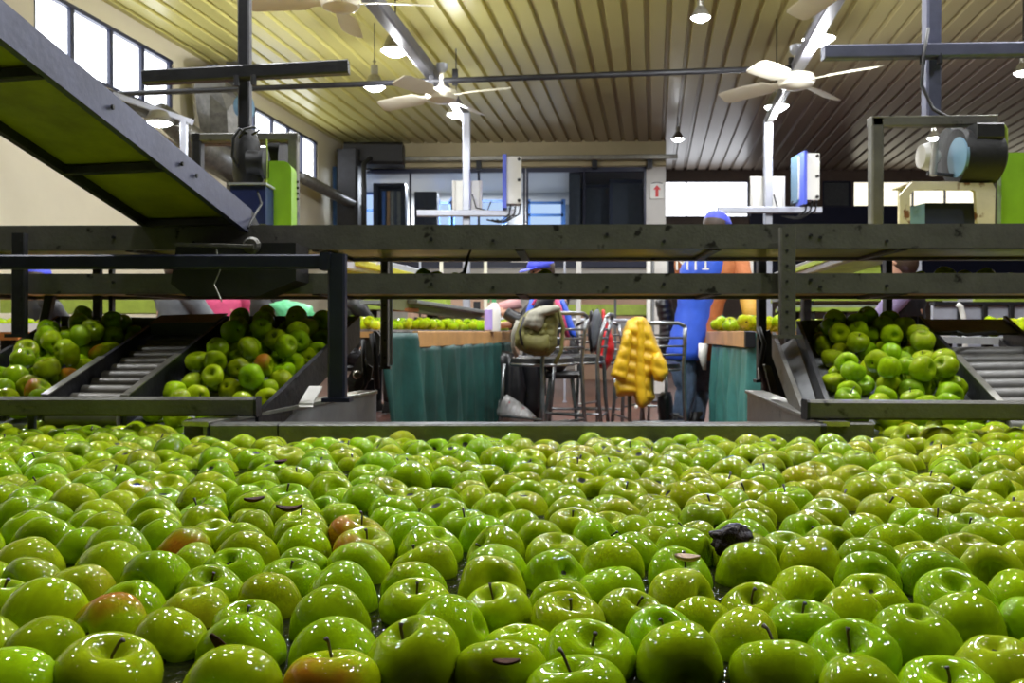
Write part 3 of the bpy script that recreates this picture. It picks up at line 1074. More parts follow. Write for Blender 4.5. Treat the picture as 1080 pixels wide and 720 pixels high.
# --- rails and cross conveyors spanning the view
def cross_conveyor(label, ya, yb, ht, pan, Y, yadd=0.0):
    a, b_ = P(-420, ya, Y), P(1700, yb, Y)
    t = thing('cross_conveyor', label, 'conveyor', ((a.x + b_.x) / 2, Y, a.z))
    # C-section front rail: web and two flanges in one folded sheet
    w = MB()
    sec = [(0, -ht / 2), (0.045, -ht / 2), (0.045, -ht / 2 + .004), (0.005, -ht / 2 + .004), (0.005, ht / 2 - .004), (0.045, ht / 2 - .004), (0.045, ht / 2), (0, ht / 2)]
    vs = [a + Vector((0, y, z)) for y, z in sec] + [b_ + Vector((0, y, z)) for y, z in sec]
    w.add(vs, [(i, (i + 1) % 8, 8 + (i + 1) % 8, 8 + i) for i in range(8)] + [tuple(range(7, -1, -1)), tuple(range(8, 16))])
    w.build('front_rail', S['rail'], t)
    dz = Vector((0, .52, 0))
    w = MB()
    w.add([v + dz for v in vs], [(i, (i + 1) % 8, 8 + (i + 1) % 8, 8 + i) for i in range(8)] + [tuple(range(7, -1, -1)), tuple(range(8, 16))])
    w.build('rear_rail', S['rail'], t)
    z0 = Vector((0, 0, -ht / 2 + .012))
    MB().hexa([a + z0 + Vector((0, .046, 0)), b_ + z0 + Vector((0, .046, 0)), b_ + z0 + Vector((0, .519, 0)), a + z0 + Vector((0, .519, 0))],
              [a + z0 + Vector((0, .046, .012)), b_ + z0 + Vector((0, .046, .012)), b_ + z0 + Vector((0, .519, .012)), a + z0 + Vector((0, .519, .012))]).build('pan', pan, t)
    # bolts
    for px in (455, 520, 640, 700, 855, 865, 935, 120, 205):
        q = a.lerp(b_, (px + 420) / 2120)
        MB().lathe([(.006, -.006), (.006, 0)], 8, q + Vector((0, -.001, random.uniform(-.25, .25) * ht)), 'Y').build('bolt', S['darksteel'], t)
    for px in (-60, 130, 330, 548, 760, 960):
        q = a.lerp(b_, (px + 420) / 2120) + Vector((0, .05, -ht / 2 + .004))
        MB().bar(q, q + Vector((.03, .47, 0)), .03, .014).build('cross_brace', S['darksteel'], t)
    return t


cross_conveyor('upper grey conveyor rail running across the whole view above the lower one', 251.5, 247, .083, S['underbelt2'], 3.1)
cross_conveyor('lower grey conveyor rail across the view with a few apples riding on it', 299.5, 298, .069, S['underbelt2'], 3.1)


def post(px, w, y0, y1, Y, label, m, d=None, holes=False):
    if Y > 3.5 and px not in (406, 803):
        y1 = 350 + (.74 - .013) * F / Y
    t = thing('machine_post', label, 'post', P(px, y1, Y))
    MB().bar(P(px, y1, Y), P(px, y0, Y), w, d or w, up=(0, 1, 0)).build('upright', m, t)
    p = P(px, y1, Y)
    MB().box(p + Vector((-w * .8, -w * .7, -.012)), p + Vector((w * .8, w * .7, 0))).build('foot_plate', m, t)
    if holes:
        for k in range(7):
            q = P(px, y0 + (y1 - y0) * (k + .5) / 7, Y - (d or w) / 2)
            MB().lathe([(.005, -.003), (.005, 0)], 8, q, 'Y').build('bolt', S['darksteel'], t)
    return t


post(830, .052, 240, 353, 3.05, 'grey post joining both rails at the left edge of the right apple chute', S['rail'], .03, True)
post(21, .045, 246, 352, 3.05, 'dark post joining both rails near the left edge of the photo', S['darksteel'], .03, True)
post(406, .030, 258, 386, 3.68, 'drilled grey post behind the rails beside the left teal curtain', S['rail'], .05, True)
post(356, .052, 268, 419, 2.72, 'thick navy black post standing at the right of the middle apple chute', S['navypost'], .05)
post(103, .030, 282, 350, 3.55, 'thin black leg below the lower rail over the left chute, first of two', S['darksteel'], .03, True)
post(118, .016, 282, 350, 3.6, 'thin black leg below the lower rail over the left chute, second of two', S['darksteel'], .03, True)
tq = bpy.data.objects['machine_post.002']
MB().bar(P(411.5, 385, 3.72), P(411.5, 259, 3.72), .02, .006, up=(0, 1, 0)).build('side_flange', S['zinc'], tq)
post(803, .035, 262, 400, 3.74, 'black drilled post between the right curtain and the grey post', S['darksteel'], .04, True)
post(936, .028, 270, 300, 3.7, 'short black leg between the rails above the right chute', S['darksteel'], .04, True)
t = thing('slanted_leg', 'black slanted leg below the lower rail near the left edge', 'leg', P(48, 350, 3.4))
MB().bar(P(4, 548, 3.55), P(54, 308, 3.55), .035, .035, up=(0, 1, 0)).build('strut', S['darksteel'], t)
MB().box(P(4, 548, 3.55) + Vector((-.04, -.03, -.01)), P(4, 548, 3.55) + Vector((.04, .03, 0.004))).build('foot_plate', S['darksteel'], t)
t = thing('navy_beam', 'dark navy horizontal beam between the two rails, ending at the thick post', 'beam', P(0, 276, 2.72))
MB().bar(P(-300, 277, 2.72), P(346, 276, 2.72), .045, .042).build('beam', S['navypost'], t)
MB().box(P(346, 285, 2.72) + Vector((-.02, -.03, 0)), P(350, 267, 2.72) + Vector((0, .03, 0))).build('end_plate', S['navypost'], t)

# drive housing under the foot of the incline
t = thing('drive_housing', 'black drive housing hanging where the sloping conveyor meets the rails', 'housing', P(245, 285, 2.95))
p0, p1 = P(180, 312, 2.9), P(312, 256, 2.9)
mb = MB()
mb.prism([(p0.x, 2.9, p0.z + .04), (p0.x + .05, 2.9, p0.z), (p1.x - .12, 2.9, p0.z), (p1.x, 2.9, p0.z + .05), (p1.x, 2.9, p1.z), (p0.x + .02, 2.9, p1.z)], (0, .18, 0))
mb.build('casing', S['black'], t)
MB().tube([P(228, 262, 2.88), P(232, 285, 2.86), P(226, 300, 2.87), P(234, 318, 2.87)], .0025, 6).build('hanging_wire', S['stainless'], t)
MB().bar(P(185, 258, 2.88), P(268, 260, 2.88), .02, .012).build('cover_strip', S['steel'], t)
MB().lathe([(.02, -.02), (.028, -.01), (.028, 0)], 14, P(266, 259, 2.9), 'Y').build('bearing', S['steel'], t)

# --- incline conveyor
N0, N1 = P(262, 245, 3.1), P(0, 40, 2.0)
dirn = (N1 - N0)
N2 = N0 + dirn * 1.55
wv = Vector((-.979, .205, 0)) * .36
up = Vector((0, 0, .088))
t = thing('incline_conveyor', 'blue grey conveyor sloping down from the top left corner to the rails', 'conveyor', N0)
lo = N0 - dirn * .02
MB().hexa([lo, N2, N2 + wv * .06, lo + wv * .06], [lo + up, N2 + up, N2 + wv * .06 + up, lo + wv * .06 + up]).build('near_side_plate', S['bluesteel'], t)
MB().hexa([lo + wv * .94, N2 + wv * .94, N2 + wv, lo + wv], [lo + wv * .94 + up, N2 + wv * .94 + up, N2 + wv + up, lo + wv + up]).build('far_side_plate', S['darksteel'], t)
u1 = Vector((0, 0, .028))
u2 = Vector((0, 0, .034))
MB().hexa([lo + wv * .06 + u1, N2 + wv * .06 + u1, N2 + wv * .94 + u1, lo + wv * .94 + u1], [lo + wv * .06 + u2, N2 + wv * .06 + u2, N2 + wv * .94 + u2, lo + wv * .94 + u2]).build('underside_pan', S['underbelt'], t)
u3 = Vector((0, 0, .07))
MB().hexa([lo + wv * .07 + u3, N2 + wv * .07 + u3, N2 + wv * .93 + u3, lo + wv * .93 + u3], [lo + wv * .07 + u3 * 1.08, N2 + wv * .07 + u3 * 1.08, N2 + wv * .93 + u3 * 1.08, lo + wv * .93 + u3 * 1.08]).build('belt', S['black'], t)
for k in (.06, .42, .86, 1.25):
    q = N0 + dirn * k + Vector((0, 0, .012))
    MB().bar(q + wv * .05, q + wv * .95, .03, .026).build('cross_brace', S['darksteel'], t)
for k in (.3, .37, .66):
    q = N0 + dirn * k + Vector((0, 0, .045)) - wv * .01
    MB().lathe([(.007, 0), (.007, .006)], 8, q, 'X').build('bolt', S['motor'], t)
MB().hexa([lo, lo - dirn * .06 - Vector((0, 0, .02)), lo - dirn * .06 + wv * .5 - Vector((0, 0, .02)), lo + wv * .5], [lo + up, lo - dirn * .12 + Vector((0, 0, .01)), lo - dirn * .12 + wv * .5 + Vector((0, 0, .01)), lo + wv * .5 + up]).build('tail_plate', S['darksteel'], t)

# --- gantry at left with motor and guard
GY = 3.62
t = thing('gantry_frame', 'grey steel gantry frame left of the lime green guard, standing on the upper rail', 'steel frame', P(260, 236, GY))
def gpost(a, b_, w=.035, m='rail', up=(0, 1, 0), d=.05, nm='leg'):
    return MB().bar(a, b_, w, d, up=up).build(nm, S[m], t)
gpost(P(310, 238, GY), P(310, 142, GY), .036)
gpost(P(209, 238, GY), P(209, 142, GY), .036, 'darksteel')
gpost(P(290, 238, GY + .4), P(290, 146, GY + .4), .03)
MB().bar(P(203, 146, GY), P(315, 145, GY), .05, .032).build('top_beam', S['rail'], t)
MB().bar(P(205, 150, GY + .4), P(296, 149, GY + .4), .05, .03).build('top_beam', S['rail'], t)
MB().bar(P(312, 147, GY), P(297, 149, GY + .4), .03, .03).build('side_beam', S['rail'], t)
for k in range(4):
    for dx in (-3, 3):
        q = P(311 + dx, 192 + 6 * k, GY - .026)
        MB().lathe([(.005, -.002), (.005, 0)], 8, q, 'Y').build('bolt', S['motor'], t)
t = thing('drive_motor', 'black upright motor with looping cables beside the lime green guard', 'motor', P(262, 195, 3.5))
q = P(261, 165, 3.5)
MB().loft([(P(262, 196, 3.5), (.05, 0, 0), (0, .05, 0)), (P(262, 185, 3.5), (.06, 0, 0), (0, .06, 0)), (P(261, 165, 3.5), (.055, 0, 0), (0, .06, 0)), (P(260, 150, 3.5), (.05, 0, 0), (0, .055, 0)), (P(260, 138, 3.5), (.035, 0, 0), (0, .04, 0))], 18).build('body', S['motor'], t, smooth='auto')
MB().tube([P(262, 172, 3.46), P(277, 172, 3.46)], [.05, .045], 18).build('gearbox', S['motor'], t, smooth='auto')
MB().tube([P(277, 172, 3.46), P(281, 172, 3.46)], .06, 18).build('flange', S['darksteel'], t, smooth='auto')
MB().tube([P(286, 164, 3.75), P(299, 165, 3.75)], [.085, .085], 22).build('pulley', S['black'], t, smooth='auto')
MB().tube([P(261, 140, 3.46), P(252, 136, 3.44), P(246, 145, 3.43), P(245, 165, 3.43), P(250, 176, 3.44)], .006, 8).build('cable', S['black'], t, smooth=True)
MB().tube([P(266, 142, 3.44), P(274, 137, 3.43), P(268, 134, 3.43), P(258, 136, 3.43), P(252, 146, 3.43)], .005, 8).build('cable', S['black'], t, smooth=True)
MB().tube([P(270, 196, 3.42), P(276, 215, 3.3), P(268, 228, 3.15), P(262, 240, 3.0)], .004, 8).build('cable', S['motor'], t, smooth=True)
t = thing('blue_drive_box', 'dark blue open topped metal box below the left motor', 'box', P(262, 235, 3.4))
p0, p1 = P(243, 236, 3.38), P(280, 195, 3.38)
MB().box((p0.x, 3.38, p0.z), (p1.x, 3.55, p1.z)).build('body', S['bluebox'], t)
MB().box((p0.x - .006, 3.37, p1.z), (p1.x + .006, 3.56, p1.z + .008)).build('lip', S['galv'], t)


def guard(label, x0, x1, y0, y1, Y, d):
    t = thing('belt_guard', label, 'guard', P((x0 + x1) / 2, y1, Y))
    a, b_ = P(x0, y1, Y), P(x1, y0, Y)
    r = min(.05, (b_.x - a.x) * .35)
    pts = [(a.x, Y, a.z), (b_.x, Y, a.z)] + [(b_.x - r + r * math.cos(k * PI / 12), Y, b_.z - r + r * math.sin(k * PI / 12)) for k in range(7)] + [(a.x + .01, Y, b_.z), (a.x, Y, b_.z - .01)]
    MB().prism(pts, (0, d, 0)).build('cover', S['green'], t)
    MB().prism([Vector(p) + Vector(((1 if i > 0 and i < 9 else -1) * .004, -.006, 0)) for i, p in enumerate(pts)], (0, .006, 0)).build('rim', S['green'], t)
    return t


guard('lime green rounded belt guard beside the left black motor', 280, 306.5, 170, 238, 3.5, .12)
guard('lime green belt guard cut by the right edge of the photo', 1056, 1130, 161, 238, 3.5, .2)
t = thing('draped_cord', 'thin green cord draped over the left belt guard', 'cord', P(282, 170, 3.45))
MB().tube([P(281, 147, 3.47), P(281.5, 165, 3.47), P(281, 190, 3.47), P(283, 215, 3.45)], .004, 8).build('cord_run', S['lime'], t)

# --- gantry at right
t = thing('gantry_frame', 'grey steel gantry frame over the black fan motor at right', 'steel frame', P(923, 236, GY))
MB().bar(P(923.5, 238, 3.5), P(923.5, 126, 3.5), .046, .05, up=(0, 1, 0)).build('leg', S['rail'], t)
MB().bar(P(1044, 238, 3.5), P(1044, 132, 3.5), .036, .05, up=(0, 1, 0)).build('leg', S['rail'], t)
MB().bar(P(917, 129.5, 3.5), P(1049, 128, 3.5), .05, .036).build('top_beam', S['rail'], t)
MB().bar(P(917, 124.8, 3.5), P(1049, 123.5, 3.5), .052, .005).build('top_edge', S['stainless'], t)
t = thing('fan_motor', 'black finned motor with a pale blue face plate inside the right gantry', 'motor', P(1015, 192, 3.45))
c = P(1030, 166, 3.45)
MB().lathe([(.06, -.09), (.105, -.085), (.11, -.02), (.105, .06), (.085, .075)], 24, c, 'X').build('body', S['motor'], t, smooth='auto')
MB().bar(c + Vector((-.05, -.06, .08)), c + Vector((.05, -.06, .08)), .09, .06).build('terminal_box', S['black'], t)
MB().lathe([(.02, -.012), (.075, -.01), (.078, 0)], 24, P(1012, 166, 3.42), 'X').build('face_plate', S['paleblue'], t, smooth='auto')
MB().lathe([(.09, -.015), (.10, 0), (.10, .03)], 26, P(1000, 160, 3.62), 'X').build('wheel', S['black'], t, smooth='auto')
MB().lathe([(.045, -.03), (.055, 0), (.02, .04)], 18, P(979, 165, 3.5), 'X').build('end_bell', S['offwhite'], t, smooth='auto')
MB().tube([P(986, 150, 3.46), P(984, 185, 3.44)], .014, 10).build('bracket', S['stainless'], t)
MB().tube([P(978, 183, 3.45), P(1020, 186, 3.45)], .008, 8).build('bracket', S['darksteel'], t)
t = thing('motor_stand', 'rusty cream painted steel stand under the right motor', 'stand', P(1000, 236, 3.4))
RS = mat('rusty_cream_paint', (0.62, 0.56, 0.42), 0.5, 0, 0.1, 10, 0.1, dirt=(0.16, 0.06, 0.02), dirt_at=0.60)
MB().prism([P(949, 238, 3.4), P(949, 206, 3.4), P(962, 192, 3.4), P(1047, 193, 3.4), P(1050, 199, 3.4), P(1049, 238, 3.4), P(1031, 238, 3.4), P(1029, 202, 3.4), P(1026, 200, 3.4), P(964, 200, 3.4), P(960, 206, 3.4), P(960, 238, 3.4)], (0, .02, 0)).build('front_frame', RS, t)
MB().prism([P(949, 238, 3.6), P(949, 200, 3.6), P(962, 194, 3.6), P(1050, 195, 3.6), P(1050, 238, 3.6), P(1040, 238, 3.6), P(1040, 200, 3.6), P(962, 200, 3.6), P(956, 204, 3.6), P(956, 238, 3.6)], (0, .02, 0)).build('rear_frame', RS, t)
MB().hexa([P(962, 193, 3.42), P(1047, 193, 3.42), P(1047, 193, 3.42) + Vector((0, .18, 0)), P(962, 193, 3.42) + Vector((0, .18, 0))], [p + Vector((0, 0, .006)) for p in (P(962, 193, 3.42), P(1047, 193, 3.42), P(1047, 193, 3.42) + Vector((0, .18, 0)), P(962, 193, 3.42) + Vector((0, .18, 0)))]).build('top_plate', RS, t)
t = thing('control_box', 'dark blue grey control box standing inside the rusty cream stand', 'box', P(1000, 238, 3.48))
a, b_ = P(976, 240, 3.46), P(1028, 214, 3.46)
MB().box((a.x, 3.46, a.z), (b_.x, 3.58, b_.z)).build('body', S['navy'], t)
MB().hexa([(a.x - .05, 3.50, a.z), (a.x - .002, 3.46, a.z), (a.x - .002, 3.57, a.z), (a.x - .05, 3.57, a.z)], [(a.x - .05, 3.50, b_.z - .012), (a.x - .002, 3.46, b_.z), (a.x - .002, 3.57, b_.z), (a.x - .05, 3.57, b_.z - .01)]).build('side_panel', S['paleblue'], t)
t = thing('green_pipe', 'thin yellow green bent pipe above the right belt guard', 'pipe', P(1060, 160, 3.5))
MB().tube([P(1048, 132, 3.5), P(1058, 132, 3.5), P(1061, 136, 3.5), P(1061, 172, 3.5)], .007, 8).build('pipe_run', S['lime'], t, smooth=True)

# ================================================================ CHUTES
YB0, YT0 = 2.55, 3.4
def edge(xb, yb, xt, yt, e0=0.0):
    a, b_ = P(xb, yb, YB0), P(xt, yt, YT0)
    return a - (b_ - a) * e0, b_


E = {'L0': edge(-70, 415, 62, 333), 'L1': edge(47, 417, 170, 335), 'L2': edge(131, 418, 240, 333), 'RM': edge(270, 436, 378, 333),
     'RC': edge(848, 432, 816, 350), 'R0': edge(873, 422, 842, 338), 'R1': edge(1058, 427, 970, 333), 'R2': edge(1160, 424, 1060, 333)}


def board(k, t, m='darksteel', h=.10, w=.014, strip=None):
    a, b_ = E[k]
    dz = Vector((0, 0, -h))
    sx = Vector((w / 2, 0, 0))
    MB().hexa([a + dz - sx, b_ + dz - sx, b_ + dz + sx, a + dz + sx], [a - sx, b_ - sx, b_ + sx, a + sx]).build('side_board', S[m], t)
    if strip:
        q = a.lerp(b_, strip)
        z = Vector((0, 0, .004))
        sx = Vector((w * .8, 0, 0))
        MB().hexa([a - sx, q - sx, q + sx, a + sx], [a - sx + z, q - sx + z, q + sx + z, a + sx + z]).build('edge_strip', S['stainless'], t)


def chute(label, k0, k1, strip1=None, strip0=None, m0='darksteel', m1='darksteel', m='zinc'):
    a0, b0 = E[k0]
    a1, b1 = E[k1]
    t = thing('apple_chute', label, 'chute', (a0 + a1) / 2 - Vector((0, 0, .1)))
    dz = Vector((0, 0, -.095))
    d2 = Vector((0, 0, -.083))
    MB().hexa([a0 + dz, a1 + dz, b1 + dz, b0 + dz], [a0 + d2, a1 + d2, b1 + d2, b0 + d2]).build('bed', S[m], t)
    board(k0, t, m0, strip=strip0)
    board(k1, t, m1, strip=strip1)
    c0, c1 = b0.lerp(b1, .02), b0.lerp(b1, .98)
    MB().hexa([c0 + dz, c1 + dz, c1 + dz + Vector((0, .012, 0)), c0 + dz + Vector((0, .012, 0))], [c0, c1, c1 + Vector((0, .012, 0)), c0 + Vector((0, .012, 0))]).build('end_plate', S['rail'], t)
    return t


chute('apple filled chute at the far left, sloping down to the tank', 'L0', 'L1', .42)
chute('apple filled chute in the middle left between the rollers and the navy post', 'L2', 'RM', None, .45)
chute('broad apple filled chute at right, sloping down to the tank', 'R0', 'R1', .48, None)


def roller_lane(label, k0, k1, m, n, u0, u1, ins=.006):
    a0, b0 = E[k0]
    a1, b1 = E[k1]
    t = thing('roller_lane', label, 'roller conveyor', (a0 + a1) / 2 - Vector((0, 0, .12)))
    for i in range(n):
        u = u0 + (u1 - u0) * i / (n - 1)
        p, q = a0.lerp(b0, u), a1.lerp(b1, u)
        d = (q - p).normalized()
        z = Vector((0, 0, -.065))
        MB().tube([p + d * .012 + z, q - d * .012 + z], .026, 16).build('roller', S[m], t, smooth='auto')
    for k in (0, 1):
        a, b_ = (a0, b0) if k == 0 else (a1, b1)
        s = Vector(((.016 if k == 0 else -.016), 0, -.10))
        MB().bar(a + s, b_ + s, .012, .03).build('bearer', S['darksteel'], t)
    z = Vector((0, 0, -.125))
    z2 = Vector((0, 0, -.119))
    MB().hexa([a0 + z, a1 + z, b1 + z, b0 + z], [a0 + z2, a1 + z2, b1 + z2, b0 + z2]).build('drip_pan', S['black'], t)
    return t


roller_lane('empty brown roller lane between the two left apple chutes', 'L1', 'L2', 'rollerdark', 13, 0.0, .98)
tr = roller_lane('empty grey roller lane at the right edge beside the broad chute', 'R1', 'R2', 'roller', 9, 0.0, .72)
a0, b0 = E['R1']
a1, b1 = E['R2']
z = Vector((0, 0, -.02))
MB().hexa([a0.lerp(b0, .80) + z, a1.lerp(b1, .80) + z, b1 + z, b0 + z], [a0.lerp(b0, .80) + z * .6, a1.lerp(b1, .80) + z * .6, b1 + z * .6, b0 + z * .6]).build('cover_plate', S['steel'], tr)
board('R2', tr)
MB().tube([P(985, 352, 3.2), P(1010, 350, 3.1), P(1018, 353, 3.1), P(1050, 350, 3.15)], .006, 6).build('hose', S['black'], tr)
# cover over the top of the left roller lane
a0, b0 = E['L1']
a1, b1 = E['L2']
q0, q1, q2, q3 = a0.lerp(b0, .86), a1.lerp(b1, .86), b1, b0
tl = thing('lane_cover', 'black metal cover over the top end of the brown roller lane', 'cover', q0)
z = Vector((0, 0, .004))
MB().hexa([q0 + z, q1 + z, q2 + z, q3 + z], [q + z * 2.5 for q in (q0, q1, q2, q3)]).build('cover_sheet', S['black'], tl)
MB().hexa([q0 - z * 8, q1 - z * 8, q1 - z * 8 + Vector((0, .01, 0)), q0 - z * 8 + Vector((0, .01, 0))], [q0 + z, q1 + z, q1 + z + Vector((0, .01, 0)), q0 + z + Vector((0, .01, 0))]).build('front_flap', S['darksteel'], tl)
# narrow side channel by the right chute
t = thing('side_gutter', 'narrow sloping gutter between the grey post and the broad right chute', 'gutter', E['RC'][0])
a0, b0 = E['RC']
a1, b1 = E['R0']
board('RC', t, 'rail', h=.09)
off = Vector((-.012, 0, -.07))
MB().hexa([a0 + Vector((0, 0, -.075)), a1 + off, b1 + off, b0 + Vector((0, 0, -.075))], [a0 + Vector((0, 0, -.068)), a1 + off + Vector((0, 0, .007)), b1 + off + Vector((0, 0, .007)), b0 + Vector((0, 0, -.068))]).build('channel_floor', S['zinc'], t)
# white bracket left of the well
t = thing('white_strap', 'short bright metal strap at the foot of the navy post', 'strap', P(328, 420, 2.6))
MB().hexa([P(315, 427, 2.60), P(330, 427, 2.60), P(340, 409, 2.85), P(326, 409, 2.85)], [p + Vector((0, 0, .006)) for p in (P(315, 427, 2.60), P(330, 427, 2.60), P(340, 409, 2.85), P(326, 409, 2.85))]).build('strap_plate', S['white'], t)
MB().hexa([P(315, 429, 2.59), P(330, 429, 2.59), P(330, 429, 2.59) + Vector((0, .01, 0)), P(315, 429, 2.59) + Vector((0, .01, 0))], [P(315, 427, 2.6), P(330, 427, 2.6), P(330, 427, 2.61), P(315, 427, 2.61)]).build('strap_lip', S['white'], t)

# --- front bars in front of the chutes
t = thing('front_bar', 'grey box section bar across the foot of the left chutes, ending mid frame', 'bar', P(272, 438, 2.42))
MB().bar(P(-300, 428, 2.42), P(270, 428.5, 2.42), .05, .05).build('bar_tube', S['rail'], t)
MB().bar(P(270, 428.5, 2.42), P(273, 428.5, 2.42), .053, .053).build('end_cap', S['darksteel'], t)
MB().bar(P(34, 438, 2.44), P(34, 462, 2.44), .018, .018, up=(0, 1, 0)).build('support_pin', S['darksteel'], t)
t = thing('front_bar', 'grey box section bar across the foot of the right chute and rollers', 'bar', P(848, 445, 2.42))
MB().bar(P(851, 431.5, 2.36), P(1400, 434.5, 2.36), .05, .05).build('bar_tube', S['rail'], t)
MB().bar(P(848, 431.5, 2.36), P(851, 431.5, 2.36), .053, .053).build('end_cap', S['darksteel'], t)

# ================================================================ THE TANK
t = thing('wash_tank', 'long steel water tank full of floating apples in the foreground', 'tank', (0, 1.4, 0))
XL, XR = -3.3, 3.3
FY = 2.28
wl0, wl1 = P(218, 447, FY + .02), P(397, 413, 3.5)
wr0, wr1 = P(868, 447, FY + .02), P(788, 413, 3.5)
zr = WATER + .055
MB().box((XL, .25, .12), (XR, 3.3, .15)).build('tank_floor', S['darksteel'], t)
MB().box((XL - .03, .22, .1), (XL, 3.34, zr)).build('side_wall', S['darksteel'], t)
MB().box((XR, .22, .1), (XR + .03, 3.34, zr)).build('side_wall', S['darksteel'], t)
MB().box((XL, .22, .1), (XR, .25, WATER + .02)).build('near_wall', S['rim'], t)
MB().box((XL, 3.3, .1), (wl0.x - .02, 3.34, WATER + .03)).build('rear_wall', S['darksteel'], t)
MB().box((wr0.x + .14, 3.3, .1), (XR, 3.34, WATER + .03)).build('rear_wall', S['darksteel'], t)
# rim beam facing the camera
zc = WATER + .028
def rimbar(x0, x1, Y, m, h=.058, dz=0, nm='rim_beam'):
    a, b_ = P(x0, 458, Y), P(x1, 458, Y)
    a.z = b_.z = zc + dz
    return MB().bar(a + Vector((0, .03, 0)), b_ + Vector((0, .03, 0)), .06, h, bev=.08).build(nm, S[m], t)
for lx in (-2.9, -1.4, 1.4, 2.9):
    for ly in (.5, 3.1):
        MB().bar((lx, ly, 0), (lx, ly, .12), .07, .07, up=(0, 1, 0)).build('leg', S['darksteel'], t)
rimbar(222, 292, FY, 'rim')
rimbar(294, 866, FY, 'rim')
rimbar(292, 294, FY + .004, 'darksteel', nm='joint_strip')
rimbar(866, 872, FY - .002, 'darksteel', nm='joint_strip')
rimbar(872, 922, FY + .03, 'steel')
rimbar(194, 222, FY + .1, 'steel')
MB().box((wl0.x - .0, FY + .07, .1), (wr0.x + .14, FY + .09, WATER + .04)).build('well_front_wall', S['darksteel'], t)
for a, b_, s in ((wl0, wl1, -1), (wr0, wr1, 1)):
    o_ = Vector((s * .03, 0, 0))
    MB().bar(a + o_, b_ + o_, .075, .012).build('well_rim', S['stainless'], t)
    d = Vector((0, 0, -.34))
    MB().hexa([a + d, b_ + d, b_ + d + o_ * .3, a + d + o_ * .3], [a, b_, b_ + o_ * .3, a + o_ * .3]).build('well_side_wall', S['zinc'] if s < 0 else S['stainless'], t)
    a2, b2 = a + o_ * 2, b_ + o_ * 2
wt = MB()
z = WATER
xl, xr = wl0.x - .03, wr0.x + .15
z = WATER + .003
wt.add([(XL, .25, z), (XR, .25, z), (XR, FY + .06, z), (xr, FY + .06, z), (xl, FY + .06, z), (XL, FY + .06, z), (xl, 3.3, z), (XL, 3.3, z), (xr, 3.3, z), (XR, 3.3, z)],
       [(0, 1, 2, 3, 4, 5), (5, 4, 6, 7), (3, 2, 9, 8)])
props(wt.build('wash_water', S['water']), 'dark rippled wash water glinting between the floating apples', 'water', kind='stuff')

# machinery beside the well
t = thing('tipping_bracket', 'worn grey angled bracket plates between the navy post and the left curtain', 'bracket', P(385, 425, 3.75))
MB().prism([P(366, 400, 3.72), P(391, 352, 3.72), P(397, 349, 3.72), P(401, 354, 3.72), P(400, 372, 3.72), P(385, 402, 3.72), P(368, 424, 3.72)], (0, .02, 0)).build('slanted_plate', S['steel'], t)
MB().prism([P(372, 408, 3.66), P(388, 384, 3.66), P(393, 388, 3.66), P(391, 400, 3.66), P(375, 420, 3.66)], (0, .015, 0)).build('link_plate', S['rail'], t)
MB().tube([P(383, 358, 3.68), P(384, 385, 3.66), P(386, 404, 3.66), P(380, 416, 3.66)], .009, 8).build('hose', S['black'], t, smooth=True)
MB().tube([P(392, 352, 3.66), P(396, 375, 3.64), P(398, 410, 3.64)], .012, 8).build('hose', S['motor'], t, smooth=True)
MB().prism([P(396, 350, 3.8), P(404, 352, 3.8), P(402, 420, 3.8), P(394, 424, 3.8)], (0, .03, 0)).build('back_plate', S['darksteel'], t)
MB().bar((P(390, 420, 3.76).x, 3.76, 0), P(390, 400, 3.76), .05, .04, up=(0, 1, 0)).build('support_leg', S['darksteel'], t)
MB().lathe([(.012, -.02), (.018, -.01), (.018, 0)], 12, P(377, 395, 3.66), 'Y').build('bolt', S['stainless'], t)
t = thing('tipping_bracket', 'dark angled bracket and hoses between the right curtain and the gutter', 'bracket', P(808, 425, 3.75))
MB().prism([P(799, 352, 3.72), P(812, 348, 3.72), P(822, 372, 3.72), P(833, 420, 3.72), P(815, 424, 3.72), P(804, 395, 3.72)], (0, .02, 0)).build('slanted_plate', S['darksteel'], t)
MB().prism([P(806, 384, 3.66), P(813, 386, 3.66), P(824, 424, 3.66), P(816, 426, 3.66)], (0, .015, 0)).build('link_plate', S['steel'], t)
MB().bar((P(810, 420, 3.76).x, 3.76, 0), P(810, 400, 3.76), .05, .04, up=(0, 1, 0)).build('support_leg', S['darksteel'], t)
MB().prism([P(800, 388, 3.64), P(807, 384, 3.64), P(806, 394, 3.64), P(801, 400, 3.64)], (0, .015, 0)).build('tab_plate', S['offwhite'], t)
MB().tube([P(800, 345, 3.66), P(806, 362, 3.64), P(802, 385, 3.64), P(808, 410, 3.64)], .010, 8).build('hose', S['black'], t, smooth=True)

